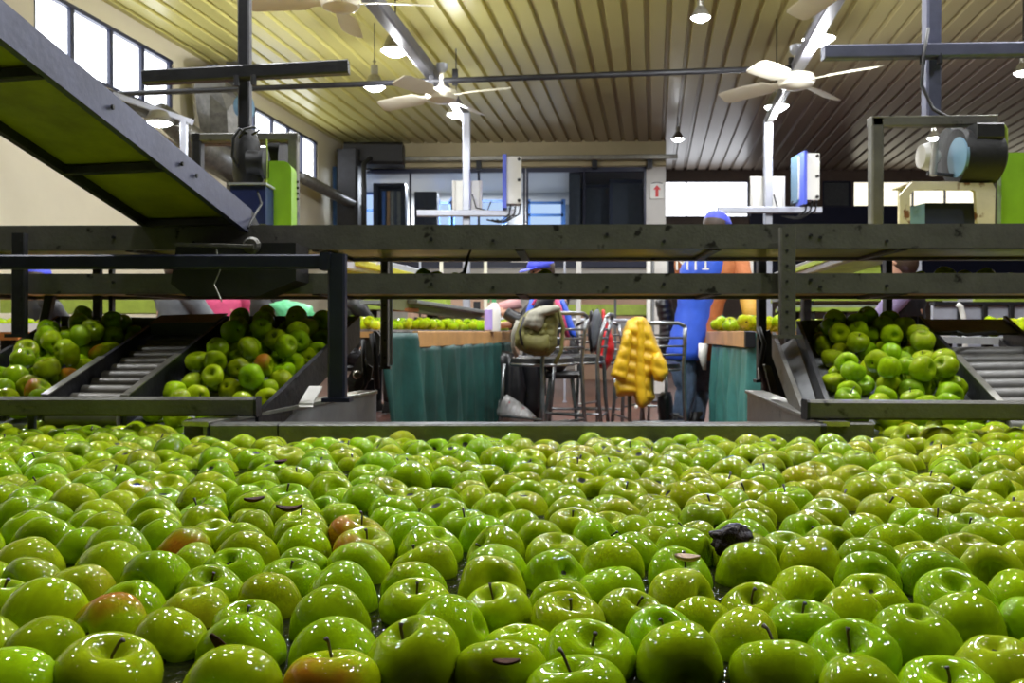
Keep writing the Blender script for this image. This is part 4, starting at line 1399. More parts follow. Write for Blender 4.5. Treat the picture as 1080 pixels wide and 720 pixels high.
# ================================================================ BENCHES AND CURTAINS
def curtain(name, label, pts, ztop, m, folds=9, amp=.022, zbot=0.02, pull=.10):
    """pts: list of (x,y) plan positions; hangs from ztop(u) to zbot with folds"""
    nu, nv = 90, 22
    L = [0]
    for i in range(1, len(pts)):
        L.append(L[-1] + math.dist(pts[i], pts[i - 1]))
    vs, fs = [], []
    def at(s):
        for i in range(1, len(pts)):
            if s <= L[i] + 1e-9:
                u = (s - L[i - 1]) / (L[i] - L[i - 1])
                x = pts[i - 1][0] * (1 - u) + pts[i][0] * u
                y = pts[i - 1][1] * (1 - u) + pts[i][1] * u
                dx, dy = pts[i][0] - pts[i - 1][0], pts[i][1] - pts[i - 1][1]
                l = math.hypot(dx, dy)
                return x, y, dy / l, -dx / l
    for side in (0, 1):
        for i in range(nu + 1):
            s = L[-1] * i / nu
            for j in range(nv + 1):
                v = j / nv
                x, y, nx, ny = at(min(L[-1], s + pull * v * (1 - s / L[-1])))
                z = ztop(s / L[-1]) * (1 - v) + zbot * v
                w = amp * (.25 + .75 * min(1, v * 2.2)) * (math.sin(s * folds * 2.3 + 1.3 * math.sin(3 * s + v * 1.5)) + .5 * math.sin(s * folds * 5.1 + v * 2))
                w += side * .004
                vs.append((x + nx * w, y + ny * w, z))
    n = (nu + 1) * (nv + 1)
    for i in range(nu):
        for j in range(nv):
            a = i * (nv + 1) + j
            q = (a, a + nv + 1, a + nv + 2, a + 1)
            fs.append(q)
            fs.append(tuple(n + k for k in reversed(q)))
    for j in range(nv):
        for i in (0, nu):
            a = i * (nv + 1) + j
            fs.append((a, a + 1, n + a + 1, n + a))
    for i in range(nu):
        for j in (0, nv):
            a = i * (nv + 1) + j
            fs.append((a, a + nv + 1, n + a + nv + 1, n + a))
    return props(MB().add(vs, fs).build(name, m, smooth=True), label, 'curtain')


TZ = .742
a, b_ = P(435, 350, 4.6), P(540, 350, 7.0)
a.z = b_.z = TZ
t = thing('sorting_bench', 'wooden edged sorting bench with a dark teal curtain at left centre', 'table', (a.x, a.y, 0))
dl = (b_ - a).normalized()
nl = Vector((-dl.y, dl.x, 0))
MB().hexa([a + Vector((0, 0, -.03)), b_ + Vector((0, 0, -.03)), b_ + nl * .9 + Vector((0, 0, -.03)), a + nl * .9 + Vector((0, 0, -.03))], [a, b_, b_ + nl * .9, a + nl * .9]).build('bench_top', S['wood'], t)
MB().bar(a + Vector((0, 0, -.04)) - nl * .016, b_ + Vector((0, 0, -.04)) - nl * .016, .03, .084).build('edge_board', S['wood'], t)
for u, w in ((.1, .1), (.95, .1), (.1, .8), (.95, .8)):
    q = a.lerp(b_, u) + nl * w
    MB().bar((q.x, q.y, 0), (q.x, q.y, TZ - .03), .05, .05, up=(0, 1, 0)).build('leg', S['darksteel'], t)
c0 = P(399, 350, 4.3)
c1 = P(436, 350, 4.62)
c2 = P(536, 350, 6.85)
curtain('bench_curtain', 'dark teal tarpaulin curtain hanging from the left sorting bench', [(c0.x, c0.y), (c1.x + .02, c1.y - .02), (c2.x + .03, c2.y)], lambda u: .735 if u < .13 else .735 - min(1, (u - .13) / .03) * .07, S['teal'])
MB_ = MB().bar(P(397, 351, 4.32), P(433, 351, 4.62), .04, .02).build('curtain_rail', S['steel'])
props(MB_, 'short grey rail holding the near corner of the left curtain', 'rail')
a, b_ = P(791, 350, 4.6), P(749, 350, 6.2)
a.z = b_.z = TZ
t = thing('sorting_bench', 'wooden edged sorting bench at right where the orange clad worker leans', 'table', (a.x, a.y, 0))
nl = Vector((1, .05, 0))
MB().hexa([a + Vector((0, 0, -.03)), a + nl * .25 + Vector((0, 0, -.03)), b_ + nl * .6 + Vector((0, 0, -.03)), b_ + Vector((0, 0, -.03))], [a, a + nl * .25, b_ + nl * .6, b_]).build('bench_top', S['wood'], t)
MB().bar(a + Vector((-.015, 0, -.04)), b_ + Vector((-.015, 0, -.04)), .03, .084).build('edge_board', S['wood'], t)
MB().bar(a + Vector((-.03, -.016, -.04)), a + Vector((.02, -.016, -.04)), .03, .084).build('end_board', S['darksteel'], t)
for u in (.1, .9):
    q = a.lerp(b_, u) + Vector((.1, 0, 0))
    MB().bar((q.x, q.y, 0), (q.x, q.y, TZ - .03), .05, .05, up=(0, 1, 0)).build('leg', S['darksteel'], t)
c0, c1, c2 = P(751, 350, 6.1), P(789, 350, 4.62), P(812, 350, 4.5)
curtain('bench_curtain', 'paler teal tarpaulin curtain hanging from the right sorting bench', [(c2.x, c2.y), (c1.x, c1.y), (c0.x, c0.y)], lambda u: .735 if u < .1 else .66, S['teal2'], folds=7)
# ================================================================ APPLES
def apple_mesh(seed, n=36, m=26, body=True):
    """unit apple (radius 1), stem up; faces near the lower pole take the calyx material"""
    rnd = random.Random(seed)
    D, sg = rnd.uniform(.38, .50), rnd.uniform(.24, .32)
    D2, sg2 = rnd.uniform(.24, .32), rnd.uniform(.20, .26)
    lob = rnd.uniform(.02, .05)
    ph = rnd.uniform(0, 6)
    lean = rnd.uniform(-.12, .12)
    vs, fs, mi = [], [], []
    hgt = rnd.uniform(.84, .93)
    for i in range(m + 1):
        t = i / m
        phi = PI * (0.5 - 0.5 * math.cos(PI * t)) * .5 + PI * t * .5
        for k in range(n):
            a = 2 * PI * k / n
            r = math.sin(phi) ** .92 if 0 < i < m else 0.0
            z = hgt * math.copysign(abs(math.cos(phi)) ** .85, math.cos(phi))
            z -= (D * math.exp(-(r / sg) ** 2) if z > 0 else -D2 * math.exp(-(r / sg2) ** 2)) * (1 + .05 * math.cos(3 * a + ph))
            rr = r * (1 + .07 * z) * (1 + lob * math.cos(5 * a + ph) * (1 - z) * .6 + .02 * math.cos(2 * a + ph))
            p = Vector((rr * math.cos(a) + lean * z, rr * math.sin(a), z))
            p *= 1 + .07 * noise.noise(p * .9 + Vector((seed * 7.3, 0, 0)))
            vs.append(tuple(p))
    # poles collapse to one vertex each
    top, bot = len(vs), len(vs) + 1
    vs.append(vs[0])
    vs.append(vs[m * n])
    for i in range(m):
        for k in range(n):
            a, b_, c, d = i * n + k, i * n + (k + 1) % n, (i + 1) * n + (k + 1) % n, (i + 1) * n + k
            if i == 0:
                fs.append((top, d, c))
            elif i == m - 1:
                fs.append((a, bot, b_))
            else:
                fs.append((a, d, c, b_))
            mi.append(1 if i >= m - 1 else 0)
    used = sorted({v for f in fs for v in f})
    mp = {v: i for i, v in enumerate(used)}
    return [vs[v] for v in used], [tuple(mp[v] for v in f) for f in fs], mi


def mk_mesh(name, vs, fs, mi, mats):
    me = bpy.data.meshes.new(name)
    me.from_pydata([tuple(v) for v in vs], [], fs)
    for x in mats:
        me.materials.append(x)
    me.polygons.foreach_set('material_index', mi)
    me.polygons.foreach_set('use_smooth', [True] * len(fs))
    me.update()
    return me


AM = [mk_mesh('apple_body', *apple_mesh(s), [MT['apple'], MT['calyx']]) for s in range(1, 10)]
AL = [apple_mesh(s, 18, 13) for s in (1, 2, 3, 4, 5)]
SM = []
for k in range(3):
    mb = MB().tube([(0, 0, .32), (.01, 0, .6), (.05 * (k + 1), .02, .78 + .12 * k), (.08 * (k + 1), .03, .84 + .13 * k)], [.035, .03, .034, .055], 8)
    o = mb.build('stem', MT['stem'], smooth=True)
    SM.append(o.data)
    bpy.data.objects.remove(o)

# measured fruit in the foreground: x centre, y of the top, width, kind
# S stem side up, C eye side up, N plain cheek, F hollow facing us, L/R hollow to the side; b blush
T = """30 626 95 N;106 639 84 Nb;129 621 78 C;32 667 90 N;97 681 115 S;-8 703 110 N;168 656 86 N;200 625 76 Cy;278 617 74 N;256 646 76 S;250 660 92 N;
235 700 110 N;344 636 86 N;347 664 100 F;346 698 104 Sb;438 620 80 S;476 638 95 R;433 675 108 S;524 628 74 S;527 682 102 S;592 619 70 N;599 633 84 S;
623 667 102 S;668 630 75 S;702 654 82 S;721 676 99 N;609 709 112 S;801 623 77 S;745 640 66 N;788 655 84 Ny;855 645 84 S;832 683 110 S;905 631 78 N;
910 668 100 S;930 612 78 C;1020 618 86 S;977 656 94 C;1034 640 86 N;1065 681 98 Cy;1015 703 106 S;1090 640 80 N;922 714 112 N;1086 617 75 N;
24 543 58 C;42 533 54 N;40 552 68 N;20 575 68 Ny;24 600 76 N;77 607 72 Ny;88 540 50 N;105 545 58 N;80 564 58 N;112 566 74 N;106 579 88 N;158 596 80 N;
95 530 56 Nb;157 530 56 F;158 547 52 N;163 553 57 N;185 562 62 Lb;193 582 62 L;210 532 62 R;261 534 46 N;263 547 46 N;250 560 58 N;253 566 66 N;241 586 66 C;
217 607 72 S;307 525 55 N;316 541 54 S;313 550 60 C;317 565 57 N;314 584 60 N;301 597 70 S;352 526 50 Nb;357 606 86 N;374 581 68 N;374 548 60 Sb;382 563 64 Sb;
365 538 58 N;409 531 50 N;430 538 60 S;428 557 50 N;452 563 64 C;446 577 74 S;435 601 76 N;467 527 57 C;490 540 56 S;511 555 57 N;521 562 62 L;522 582 72 N;
517 599 76 F;520 525 50 F;544 535 50 N;551 544 52 N;605 524 56 N;606 542 54 S;571 557 54 N;589 569 66 S;633 552 58 R;587 589 68 F;647 578 74 N;672 571 56 N;
655 527 50 N;671 549 50 N;698 533 47 N;694 560 50 N;724 566 62 N;720 589 72 S;722 607 78 Ny;745 535 50 N;731 551 50 S;798 532 48 N;795 541 54 N;823 525 48 N;
795 566 66 N;829 567 56 S;794 585 72 N;860 537 50 N;850 549 50 F;881 559 57 F;861 578 66 N;853 609 74 N;875 528 48 S;912 550 48 N;917 538 46 C;938 525 56 S;
951 560 70 F;928 580 66 N;921 593 64 F;972 541 54 N;990 538 48 S;982 552 54 N;1022 570 64 C;996 590 82 N;1050 587 66 Ny;1045 535 50 N;1035 549 54 S;1082 555 58 N;1090 580 60 N"""
pins = []
for e in T.replace('\n', '').split(';'):
    x, y, w, k = e.split()
    x, y, w = float(x), float(y), float(w)
    if w < 70:
        w *= 1.06
    r = .041
    for _ in range(4):
        d = F * (CAM.z - WATER - .98 * r) / (y - 350)
        r = min(.049, max(.032, w * (d + .0) / (2 * F)))
    pins.append([(x - 540) / F * d, d + r * .45, r, k, True])
rnd = random.Random(11)
items = [p[:] for p in pins]


def tank_ok(x, y):
    if y < .62 or abs(x) > .60 * y + .22:
        return False
    if y < FY - .035:
        return y > .62
    return (x < -.87 and y < 3.24) or (x > 1.02 and y < 3.24)


for att in range(60000):
    y = .62 + 2.65 * math.sqrt(rnd.random())
    x = rnd.uniform(-1, 1) * (.60 * y + .22)
    if not tank_ok(x, y):
        continue
    if y < 1.28 and abs(x) < .57 * y:
        mind = .80
    else:
        mind = .82
    r = rnd.gauss(.0405, .0022)
    ok = True
    for q in items:
        dd = (x - q[0]) ** 2 + (y - q[1]) ** 2
        if dd < ((r + q[2]) * mind) ** 2:
            ok = False
            break
    if ok:
        kk = rnd.choices(['S', 'C', 'N', 'F', 'L', 'R'], [26, 16, 40, 8, 5, 5])[0] + ('b' if rnd.random() < .06 else 'y' if rnd.random() < .08 else '')
        items.append([x, y, r, kk, False])
# relaxation
for it in range(60):
    for i in range(len(items)):
        a = items[i]
        for j in range(i + 1, len(items)):
            b_ = items[j]
            dx, dy = b_[0] - a[0], b_[1] - a[1]
            m_ = (a[2] + b_[2]) * .88
            d2 = dx * dx + dy * dy
            if d2 < m_ * m_ and d2 > 1e-9:
                d = math.sqrt(d2)
                push = (m_ - d) / d * .5
                wa, wb = (.12 if a[4] else .5), (.12 if b_[4] else .5)
                s = wa + wb
                a[0] -= dx * push * wa * 1.6
                a[1] -= dy * push * wa * 1.6
                b_[0] += dx * push * wb * 1.6
                b_[1] += dy * push * wb * 1.6
    for a in items:
        if -.95 < a[0] < 1.06 and a[1] > FY - .02:
            if a[1] < FY + .1:
                a[1] = FY - .035
            elif a[0] < 0:
                a[0] = -.96
            else:
                a[0] = 1.07
        a[1] = min(a[1], 3.24)
items = [a for a in items if tank_ok(a[0], a[1]) or a[4]]
for att in range(9000):
    y = rnd.uniform(.5, 3.2)
    x = rnd.uniform(-3.2, 3.2)
    if abs(x) < .60 * y + .19 or abs(x) > .60 * y + 1.0 or (y > FY - .05 and abs(x) < 1.1):
        continue
    r = rnd.gauss(.0405, .0022)
    if all((x - q[0]) ** 2 + (y - q[1]) ** 2 > ((r + q[2]) * .86) ** 2 for q in items):
        items.append([x, y, r, rnd.choice('SCNNF'), False])
print('floating apples', len(items))


def orient(kind, rnd):
    k = kind[0]
    if k == 'S':
        az, ti = rnd.uniform(-PI, PI), math.radians(rnd.uniform(6, 30))
        if rnd.random() < .6:
            az = rnd.gauss(-PI / 2, .8)
        flip = False
    elif k == 'C':
        az, ti, flip = rnd.gauss(-PI / 2, .9), math.radians(rnd.uniform(8, 34)), True
    elif k == 'F':
        az, ti, flip = rnd.gauss(-PI / 2, .45), math.radians(rnd.uniform(48, 66)), rnd.random() < .4
    elif k == 'L':
        az, ti, flip = PI + rnd.uniform(0, .5), math.radians(rnd.uniform(45, 62)), rnd.random() < .5
    elif k == 'R':
        az, ti, flip = -rnd.uniform(0, .5), math.radians(rnd.uniform(45, 62)), rnd.random() < .5
    else:
        az, ti, flip = rnd.gauss(PI / 2, .7), math.radians(rnd.uniform(70, 105)), rnd.random() < .5
    d = Vector((math.cos(az) * math.sin(ti), math.sin(az) * math.sin(ti), math.cos(ti)))
    if flip:
        d = -d
    q = d.to_track_quat('Z', 'Y') @ Quaternion((0, 0, 1), rnd.uniform(0, 2 * PI))
    if 'b' in kind:  # turn the blushed cheek (local +X) up and towards the viewer
        best, qb = -9, q
        for s in range(24):
            qq = d.to_track_quat('Z', 'Y') @ Quaternion((0, 0, 1), s * PI / 12)
            v = (qq @ Vector((1, 0, 0))).dot(Vector((-.45, -.65, .6)))
            if v > best:
                best, qb = v, qq
        q = qb
    return q, flip


def colour(kind, rnd, dark=1.0):
    g = rnd.gauss(0, 1)
    h = rnd.random()
    c = [.205 + .095 * h + .015 * g, .375 + .035 * g, .002 + .003 * h]
    if 'y' in kind:
        c = [.32, .40, .008]
    if 'b' in kind:
        c[0] += .05
    return (max(.05, c[0]) * dark, max(.2, c[1]) * dark, max(.004, c[2]), .9 if 'b' in kind else (.22 if rnd.random() < .04 else 0.0))


arnd = random.Random(5)
ORD = ['first', 'second', 'third', 'fourth', 'fifth', 'sixth', 'seventh', 'eighth', 'ninth', 'tenth', 'eleventh', 'twelfth', 'thirteenth', 'fourteenth', 'fifteenth', 'sixteenth',
       'seventeenth', 'eighteenth', 'nineteenth', 'twentieth'] + ['twenty-' + s for s in ('first', 'second', 'third', 'fourth', 'fifth', 'sixth', 'seventh', 'eighth', 'ninth')] + ['thirtieth', 'thirty-first', 'thirty-second']
LOOK = {'S': 'stem up', 'C': 'eye up', 'N': 'smooth cheek up', 'F': 'hollow facing forward', 'L': 'hollow turned left', 'R': 'hollow turned right'}


def place_apple(x, y, z, r, kind, q=None, flip=False, dark=1.0, stem_p=.5):
    if q is None:
        q, flip = orient(kind, arnd)
    o = bpy.data.objects.new('green_apple', arnd.choice(AM))
    C.objects.link(o)
    o.location = (x, y, z)
    o.rotation_mode = 'QUATERNION'
    o.rotation_quaternion = q
    o.scale = (r, r, r * arnd.uniform(.9, 1.02))
    o.color = colour(kind, arnd, dark)
    if (kind[0] == 'S' or (kind[0] in 'FLR' and not flip)) and arnd.random() < stem_p:
        s = bpy.data.objects.new('stem', arnd.choice(SM))
        C.objects.link(s)
        s.parent = o
    return o


def shade_word(kind):
    return 'orange blushed green' if 'b' in kind else 'yellowish green' if 'y' in kind else 'green'


# chutes: fruit lying on the sloping beds
def chute_spots(k0, k1, seed, n_try=5000, layer2=.28, u1=.97, hole=None):
    rr = random.Random(seed)
    a0, b0 = E[k0]
    a1, b1 = E[k1]
    out = []
    for _ in range(n_try):
        u, v = rr.uniform(.02, u1), rr.random()
        r = rr.gauss(.0385, .0018)
        l, rt = a0.lerp(b0, u), a1.lerp(b1, u)
        wd = (rt - l).length
        mg = (r + .012) / wd
        if mg > .48:
            continue
        v = mg + (1 - 2 * mg) * v
        p = l.lerp(rt, v) + Vector((0, 0, -.083 + r * .95))
        if hole and hole(u, v, rr):
            continue
        if all((p - q[0]).length > (r + q[1]) * .93 for q in out):
            out.append([p, r, u, v, 0])
    base = list(out)
    for _ in range(2500):
        u, v = rr.uniform(.25, u1 - .02), rr.uniform(.12, .88)
        if rr.random() > layer2:
            continue
        r = rr.gauss(.038, .0015)
        p = a0.lerp(b0, u).lerp(a1.lerp(b1, u), v)
        near_ = sorted(base, key=lambda q: (q[0].xy - p.xy).length)[:4]
        if len(near_) < 3 or (near_[2][0].xy - p.xy).length > .075:
            continue
        top = max(q[0].z + math.sqrt(max(0, (r + q[1]) ** 2 * .86 - (q[0].xy - p.xy).length_squared)) for q in near_)
        p = Vector((p.x, p.y, top))
        if all((p - q[0]).length > (r + q[1]) * .92 for q in out):
            out.append([p, r, u, v, 1])
    return out


chs = []
for (k0, k1, seed, nm, lay, hole) in (('L0', 'L1', 3, 'on the far left chute', .35, None),
                                      ('L2', 'RM', 4, 'on the middle left chute', .22, lambda u, v, rr: u < .5 and v < .25 and rr.random() < .5),
                                      ('R0', 'R1', 9, 'on the broad right chute', .18, lambda u, v, rr: u < .22 and v > .93)):
    for p, r, u, v, ly in chute_spots(k0, k1, seed, layer2=lay, hole=hole):
        px = 540 + p.x * F / p.y
        if px < -16 or px > 1096:
            continue
        kk = arnd.choices(['S', 'C', 'N', 'F', 'L', 'R'], [16, 12, 42, 18, 6, 6])[0] + ('b' if arnd.random() < .03 else 'y' if arnd.random() < .05 else '')
        chs.append((p, r, kk, nm, u, v, ly))
print('chute apples', len(chs))
# row bookkeeping for the labels
def band_rows(lst, ykey, xkey, dy):
    lst = sorted(lst, key=ykey)
    rows, cur, y0 = [], [], None
    for a in lst:
        if y0 is None or ykey(a) - y0 > dy:
            if cur:
                rows.append(sorted(cur, key=xkey))
            cur, y0 = [], ykey(a)
        cur.append(a)
    rows.append(sorted(cur, key=xkey))
    return rows


for nm in ('on the far left chute', 'on the middle left chute', 'on the broad right chute'):
    sub = [c for c in chs if c[3] == nm]
    for ri, row in enumerate(band_rows(sub, lambda c: c[0].y, lambda c: c[0].x, .085)):
        for ci, c in enumerate(row):
            p, r, kk, _, u, v, ly = c
            o = place_apple(p.x, p.y, p.z, r, kk)
            props(o, '%s apple %s, %s from left, %s row up' % (shade_word(kk), nm, ORD[ci], ORD[ri]), 'apple', 'green apples ' + nm)

# apples riding on the lower cross conveyor, peeking over its rail
for (px, py, r, kk) in ((446.5, 284.5, .036, 'N'), (459, 286, .034, 'S'), (480, 288, .03, 'N'), (573, 285, .038, 'C'), (970, 287, .034, 'Ny'), (996, 282, .04, 'N'), (1017, 286, .034, 'N'), (1039, 284.5, .039, 'Ny'), (1066, 289, .034, 'N')):
    p = P(px, py, 3.42)
    top = p.z
    o = place_apple(p.x, 3.42, top - r * .85, r, kk)
    side = 'left part' if px < 600 else 'right part'
    props(o, 'green apple peeking over the lower rail, %s' % {446: 'under the first pale far post', 459: 'darker, just right of the first one', 480: 'barely showing near the black stick', 573: 'beside the seated worker\'s blue cap', 970: 'leftmost of the right hand ones', 996: 'large dark one on the right', 1017: 'small dark one next to the big one', 1039: 'brightest domed one at right', 1066: 'last one before the right edge'}[int(px)], 'apple', 'apples on the lower cross conveyor')

NFLOAT = max(120, 325 - len(chs) - 9)
vis = [a for a in items if abs(a[0]) * F / a[1] < 540 + a[2] * F / a[1]]
vis.sort(key=lambda a: a[1])
front, rest = vis[:NFLOAT], vis[NFLOAT:]
rest += [a for a in items if a not in vis]
for ri, row in enumerate(band_rows(front, lambda a: a[1], lambda a: a[0], .075)):
    for ci, a in enumerate(row):
        x, y, r, kk, pinned = a
        o = place_apple(x, y, WATER + r * (arnd.uniform(.05, .24) if pinned else arnd.uniform(-.2, .12)), r, kk, stem_p=.9 if pinned else .4)
        props(o, 'floating %s apple, %s, %s from left in the %s row back' % (shade_word(kk), LOOK[kk[0]], ORD[ci], ORD[ri]), 'apple', 'green apples floating in the wash tank')
    LASTROW = ri
# every further one, packed in one heap of fruit
vs, fs, mi = [], [], []
cols = []
for a in rest:
    x, y, r, kk, _ = a
    v, f, m_ = AL[arnd.randrange(5)]
    q, flip = orient(kk, arnd)
    n0 = len(vs)
    z = WATER + r * arnd.uniform(-.25, .12)
    vs += [tuple(q @ Vector(p) * r + Vector((x, y, z))) for p in v]
    fs += [tuple(i + n0 for i in ff) for ff in f]
    mi += m_
    cols += [(colour(kk, arnd))] * len(v)
    if kk[0] == 'S' and arnd.random() < .35:
        n0 = len(vs)
        st = MB().tube([(0, 0, .32), (.04, 0, .7), (.12, .02, .95)], [.035, .03, .05], 5)
        vs += [tuple(q @ p * r + Vector((x, y, z))) for p in st.v]
        fs += [tuple(i + n0 for i in ff) for ff in st.f]
        mi += [2] * len(st.f)
        cols += [(.1, .1, .1, 0)] * len(st.v)


def varied_apple_mat():
    """the same skin, its colour carried per fruit"""
    m = MT['apple'].copy()
    m.name = 'apple_skin_varied'
    nt = m.node_tree
    at = nt.nodes.new('ShaderNodeAttribute')
    at.attribute_name = 'tone'
    tc = [n for n in nt.nodes if n.type == 'TEX_COORD'][0]
    oi = [n for n in nt.nodes if n.type == 'OBJECT_INFO'][0]
    for l in list(nt.links):
        if l.from_node == oi and l.from_socket.name == 'Color':
            nt.links.new(at.outputs['Color'], l.to_socket)
        elif l.from_node == oi and l.from_socket.name == 'Alpha':
            v = nt.nodes.new('ShaderNodeValue')
            v.outputs[0].default_value = 0.10
            nt.links.new(v.outputs[0], l.to_socket)
    mp = nt.nodes.new('ShaderNodeVectorMath')
    mp.operation = 'SCALE'
    mp.inputs['Scale'].default_value = 24
    for l in list(nt.links):
        if l.from_node == tc:
            s = l.to_socket
            nt.links.new(mp.outputs[0], s)
    nt.links.new(tc.outputs['Object'], mp.inputs[0])
    return m


MT['applev'] = varied_apple_mat()


def stuff_apples(name, label, vs, fs, mi, cols):
    me = mk_mesh(name, vs, fs, mi, [MT['applev'], MT['calyx'], MT['stem']])
    at = me.color_attributes.new('tone', 'FLOAT_COLOR', 'POINT')
    at.data.foreach_set('color', [c for q in cols for c in (q[0], q[1], q[2], 1.0)])
    o = bpy.data.objects.new(name, me)
    C.objects.link(o)
    return props(o, label, 'apples', kind='stuff')


stuff_apples('floating_apples', 'the farther mass of green apples floating towards the tank rim and chutes', vs, fs, mi, cols)


def heap(name, label, spots, r=.037):
    vs, fs, mi, cols = [], [], [], []
    for p in spots:
        v, f, m_ = AL[arnd.randrange(5)]
        kk = 'y' if arnd.random() < .4 else ''
        q, _ = orient(arnd.choice('SCNF'), arnd)
        n0 = len(vs)
        vs += [tuple(q @ Vector(w) * r + Vector(p)) for w in v]
        fs += [tuple(i + n0 for i in ff) for ff in f]
        mi += m_
        cols += [colour('N' + kk, arnd)] * len(v)
    return stuff_apples(name, label, vs, fs, mi, cols)


# debris among the fruit
def clump(name, label, cat, px, py, Y, rx, rz, m, seed, flat=1.0):
    rr = random.Random(seed)
    me = bpy.data.meshes.new(name)
    import bmesh
    bm = bmesh.new()
    bmesh.ops.create_icosphere(bm, subdivisions=4, radius=1)
    for v in bm.verts:
        n_ = noise.noise(v.co * 1.7 + Vector((seed, 0, 0))) * .35 + noise.noise(v.co * 5) * .12
        v.co = Vector((v.co.x * rx, v.co.y * rx * .7, v.co.z * rz * flat)) * (1 + n_)
    bm.to_mesh(me)
    bm.free()
    me.materials.append(m)
    me.polygons.foreach_set('use_smooth', [True] * len(me.polygons))
    o = bpy.data.objects.new(name, me)
    C.objects.link(o)
    o.location = P(px, py, Y)
    return props(o, label, cat)


clump('rotten_apple', 'black shrivelled rotten apple floating right of centre among green ones', 'apple', 772, 571, 1.10, .028, .020, MT['rot'], 3)


def leaf(label, px, py, Y, L_, wd, ang, m, curl=.3, tilt=0.0):
    vs, fs = [], []
    n = 10
    for i in range(n + 1):
        t = i / n
        w = wd * math.sin(PI * min(1, t * 1.02)) ** .8 + .0006
        for s, zz in ((-1, .0), (0, -.25 * wd), (1, 0.0)):
            vs.append(Vector(((t - .5) * L_, s * w, zz + curl * L_ * (t - .5) ** 2 + w * .3 * abs(s))))
    k = len(vs)
    vs += [v + Vector((0, 0, .0012)) for v in vs]
    for i in range(n):
        for j in range(2):
            a = i * 3 + j
            fs += [(a, a + 1, a + 4, a + 3), (k + a, k + a + 3, k + a + 4, k + a + 1)]
        for j in (0, 2):
            a = i * 3 + j
            fs.append((a, a + 3, k + a + 3, k + a))
    fs += [(0, k, k + 1, 1), (1, k + 1, k + 2, 2), (n * 3, n * 3 + 1, k + n * 3 + 1, k + n * 3), (n * 3 + 1, n * 3 + 2, k + n * 3 + 2, k + n * 3 + 1)]
    R = Matrix.Rotation(ang, 3, 'Z') @ Matrix.Rotation(tilt, 3, 'Y')
    c = P(px, py, Y)
    o = MB().add([R @ v + c for v in vs], fs).build('dead_leaf', m, smooth=True)
    return props(o, label, 'leaf')


leaf('dark brown dead leaf stuck to the cheek of an apple at lower left', 231, 683, .72, .030, .008, .9, MT['leaf'], .3, .9)
leaf('dark curled dead leaf lying on an apple left of centre, mid tank', 305, 538, 1.19, .034, .009, .1, MT['leaf'], .8)
leaf('pale dry leaf resting on an apple right of centre', 725, 590, .93, .026, .009, -.3, MT['dryleaf'], .6)
leaf('small brown leaf scrap on the front apple below centre', 534, 700, .66, .020, .004, .05, MT['leaf'], .5)
leaf('dark leaf lying among apples in the far left of the tank', 268, 528, 1.3, .030, .008, .6, MT['leaf'], .6)
leaf('dead leaf between apples near the tank rim at left centre', 296, 488, 1.75, .035, .010, 1.1, MT['leaf'], .5)
# ================================================================ BACKGROUND LINES
def panelbox(name, label, cat, x0, x1, y0, y1, Y, d, m, extra=None):
    a, b_ = P(x0, y1, Y), P(x1, y0, Y)
    t = thing(name, label, cat, ((a.x + b_.x) / 2, Y, 0))
    MB().box((a.x, Y, a.z), (b_.x, Y + .04, b_.z)).build('side_panel', m, t)
    MB().box((a.x, Y + .041, a.z + .01), (b_.x, Y + d, a.z + .05)).build('bed', MT['zinc'], t)
    MB().box((a.x, Y + d, a.z), (b_.x, Y + d + .04, b_.z)).build('far_panel', m, t)
    n = max(2, int((b_.x - a.x) / 1.6))
    for i in range(n):
        x = a.x + .15 + (b_.x - a.x - .3) * i / (n - 1)
        MB().bar((x, Y + .05, 0), (x, Y + .05, a.z), .06, .06, up=(0, 1, 0)).build('leg', MT['darksteel'], t)
        MB().bar((x, Y + d - .03, 0), (x, Y + d - .03, a.z), .06, .06, up=(0, 1, 0)).build('leg', MT['darksteel'], t)
    return t


panelbox('grading_conveyor', 'lime sided grading conveyor far behind the left chute', 'conveyor', 0, 190, 316, 330, 8.2, .45, MT['lime'])
panelbox('grading_conveyor', 'white sided apple conveyor low behind the far left chute', 'conveyor', -120, 110, 341, 352, 6.6, .35, MT['offwhite'])
panelbox('grading_conveyor', 'far lime edged conveyor behind the chairs at centre', 'conveyor', 560, 700, 321, 332, 12.0, .7, MT['lime'])
panelbox('grading_conveyor', 'grey low conveyor behind the red and yellow jackets', 'conveyor', 560, 712, 338, 346, 10.5, .7, MT['zinc'])
panelbox('grading_conveyor', 'lime sided conveyor behind the orange clad worker and right chute', 'conveyor', 838, 1010, 311, 317, 8.0, .7, MT['lime'])
panelbox('grading_conveyor', 'green edged conveyor under the lower rail at the right edge', 'conveyor', 1028, 1300, 312, 319, 9.0, .7, MT['lime'])
panelbox('grading_conveyor', 'narrow lime lipped conveyor just above the right hand apple strip', 'conveyor', 838, 930, 324, 328, 7.4, .5, MT['lime'])
panelbox('grading_conveyor', 'lime lipped conveyor behind the navy post at centre left', 'conveyor', 366, 470, 309, 326, 8.4, .7, MT['lime'])
t = thing('sloping_feeder', 'grey green feeder channel dropping to the right behind the spray bottle bench', 'conveyor', P(440, 325, 7.5))
MB().bar(P(405, 318, 6.8), P(506, 333, 9.2), .04, .11).build('side_panel', mat('grey_green_panel', (.30, .31, .18), .45, .1, .15, 4), t)
MB().bar(P(405, 317, 7.0) + Vector((.0, .25, 0)), P(506, 331, 9.3) + Vector((0, .25, 0)), .5, .03).build('bed', MT['zinc'], t)
MB().bar(P(408, 326, 6.9), P(440, 327, 7.4), .03, .03).build('red_strip', MT['orange'], t)
MB().bar(P(503, 318, 9.2), P(503, 346, 9.2), .07, .07, up=(0, 1, 0)).build('end_post', MT['darksteel'], t)
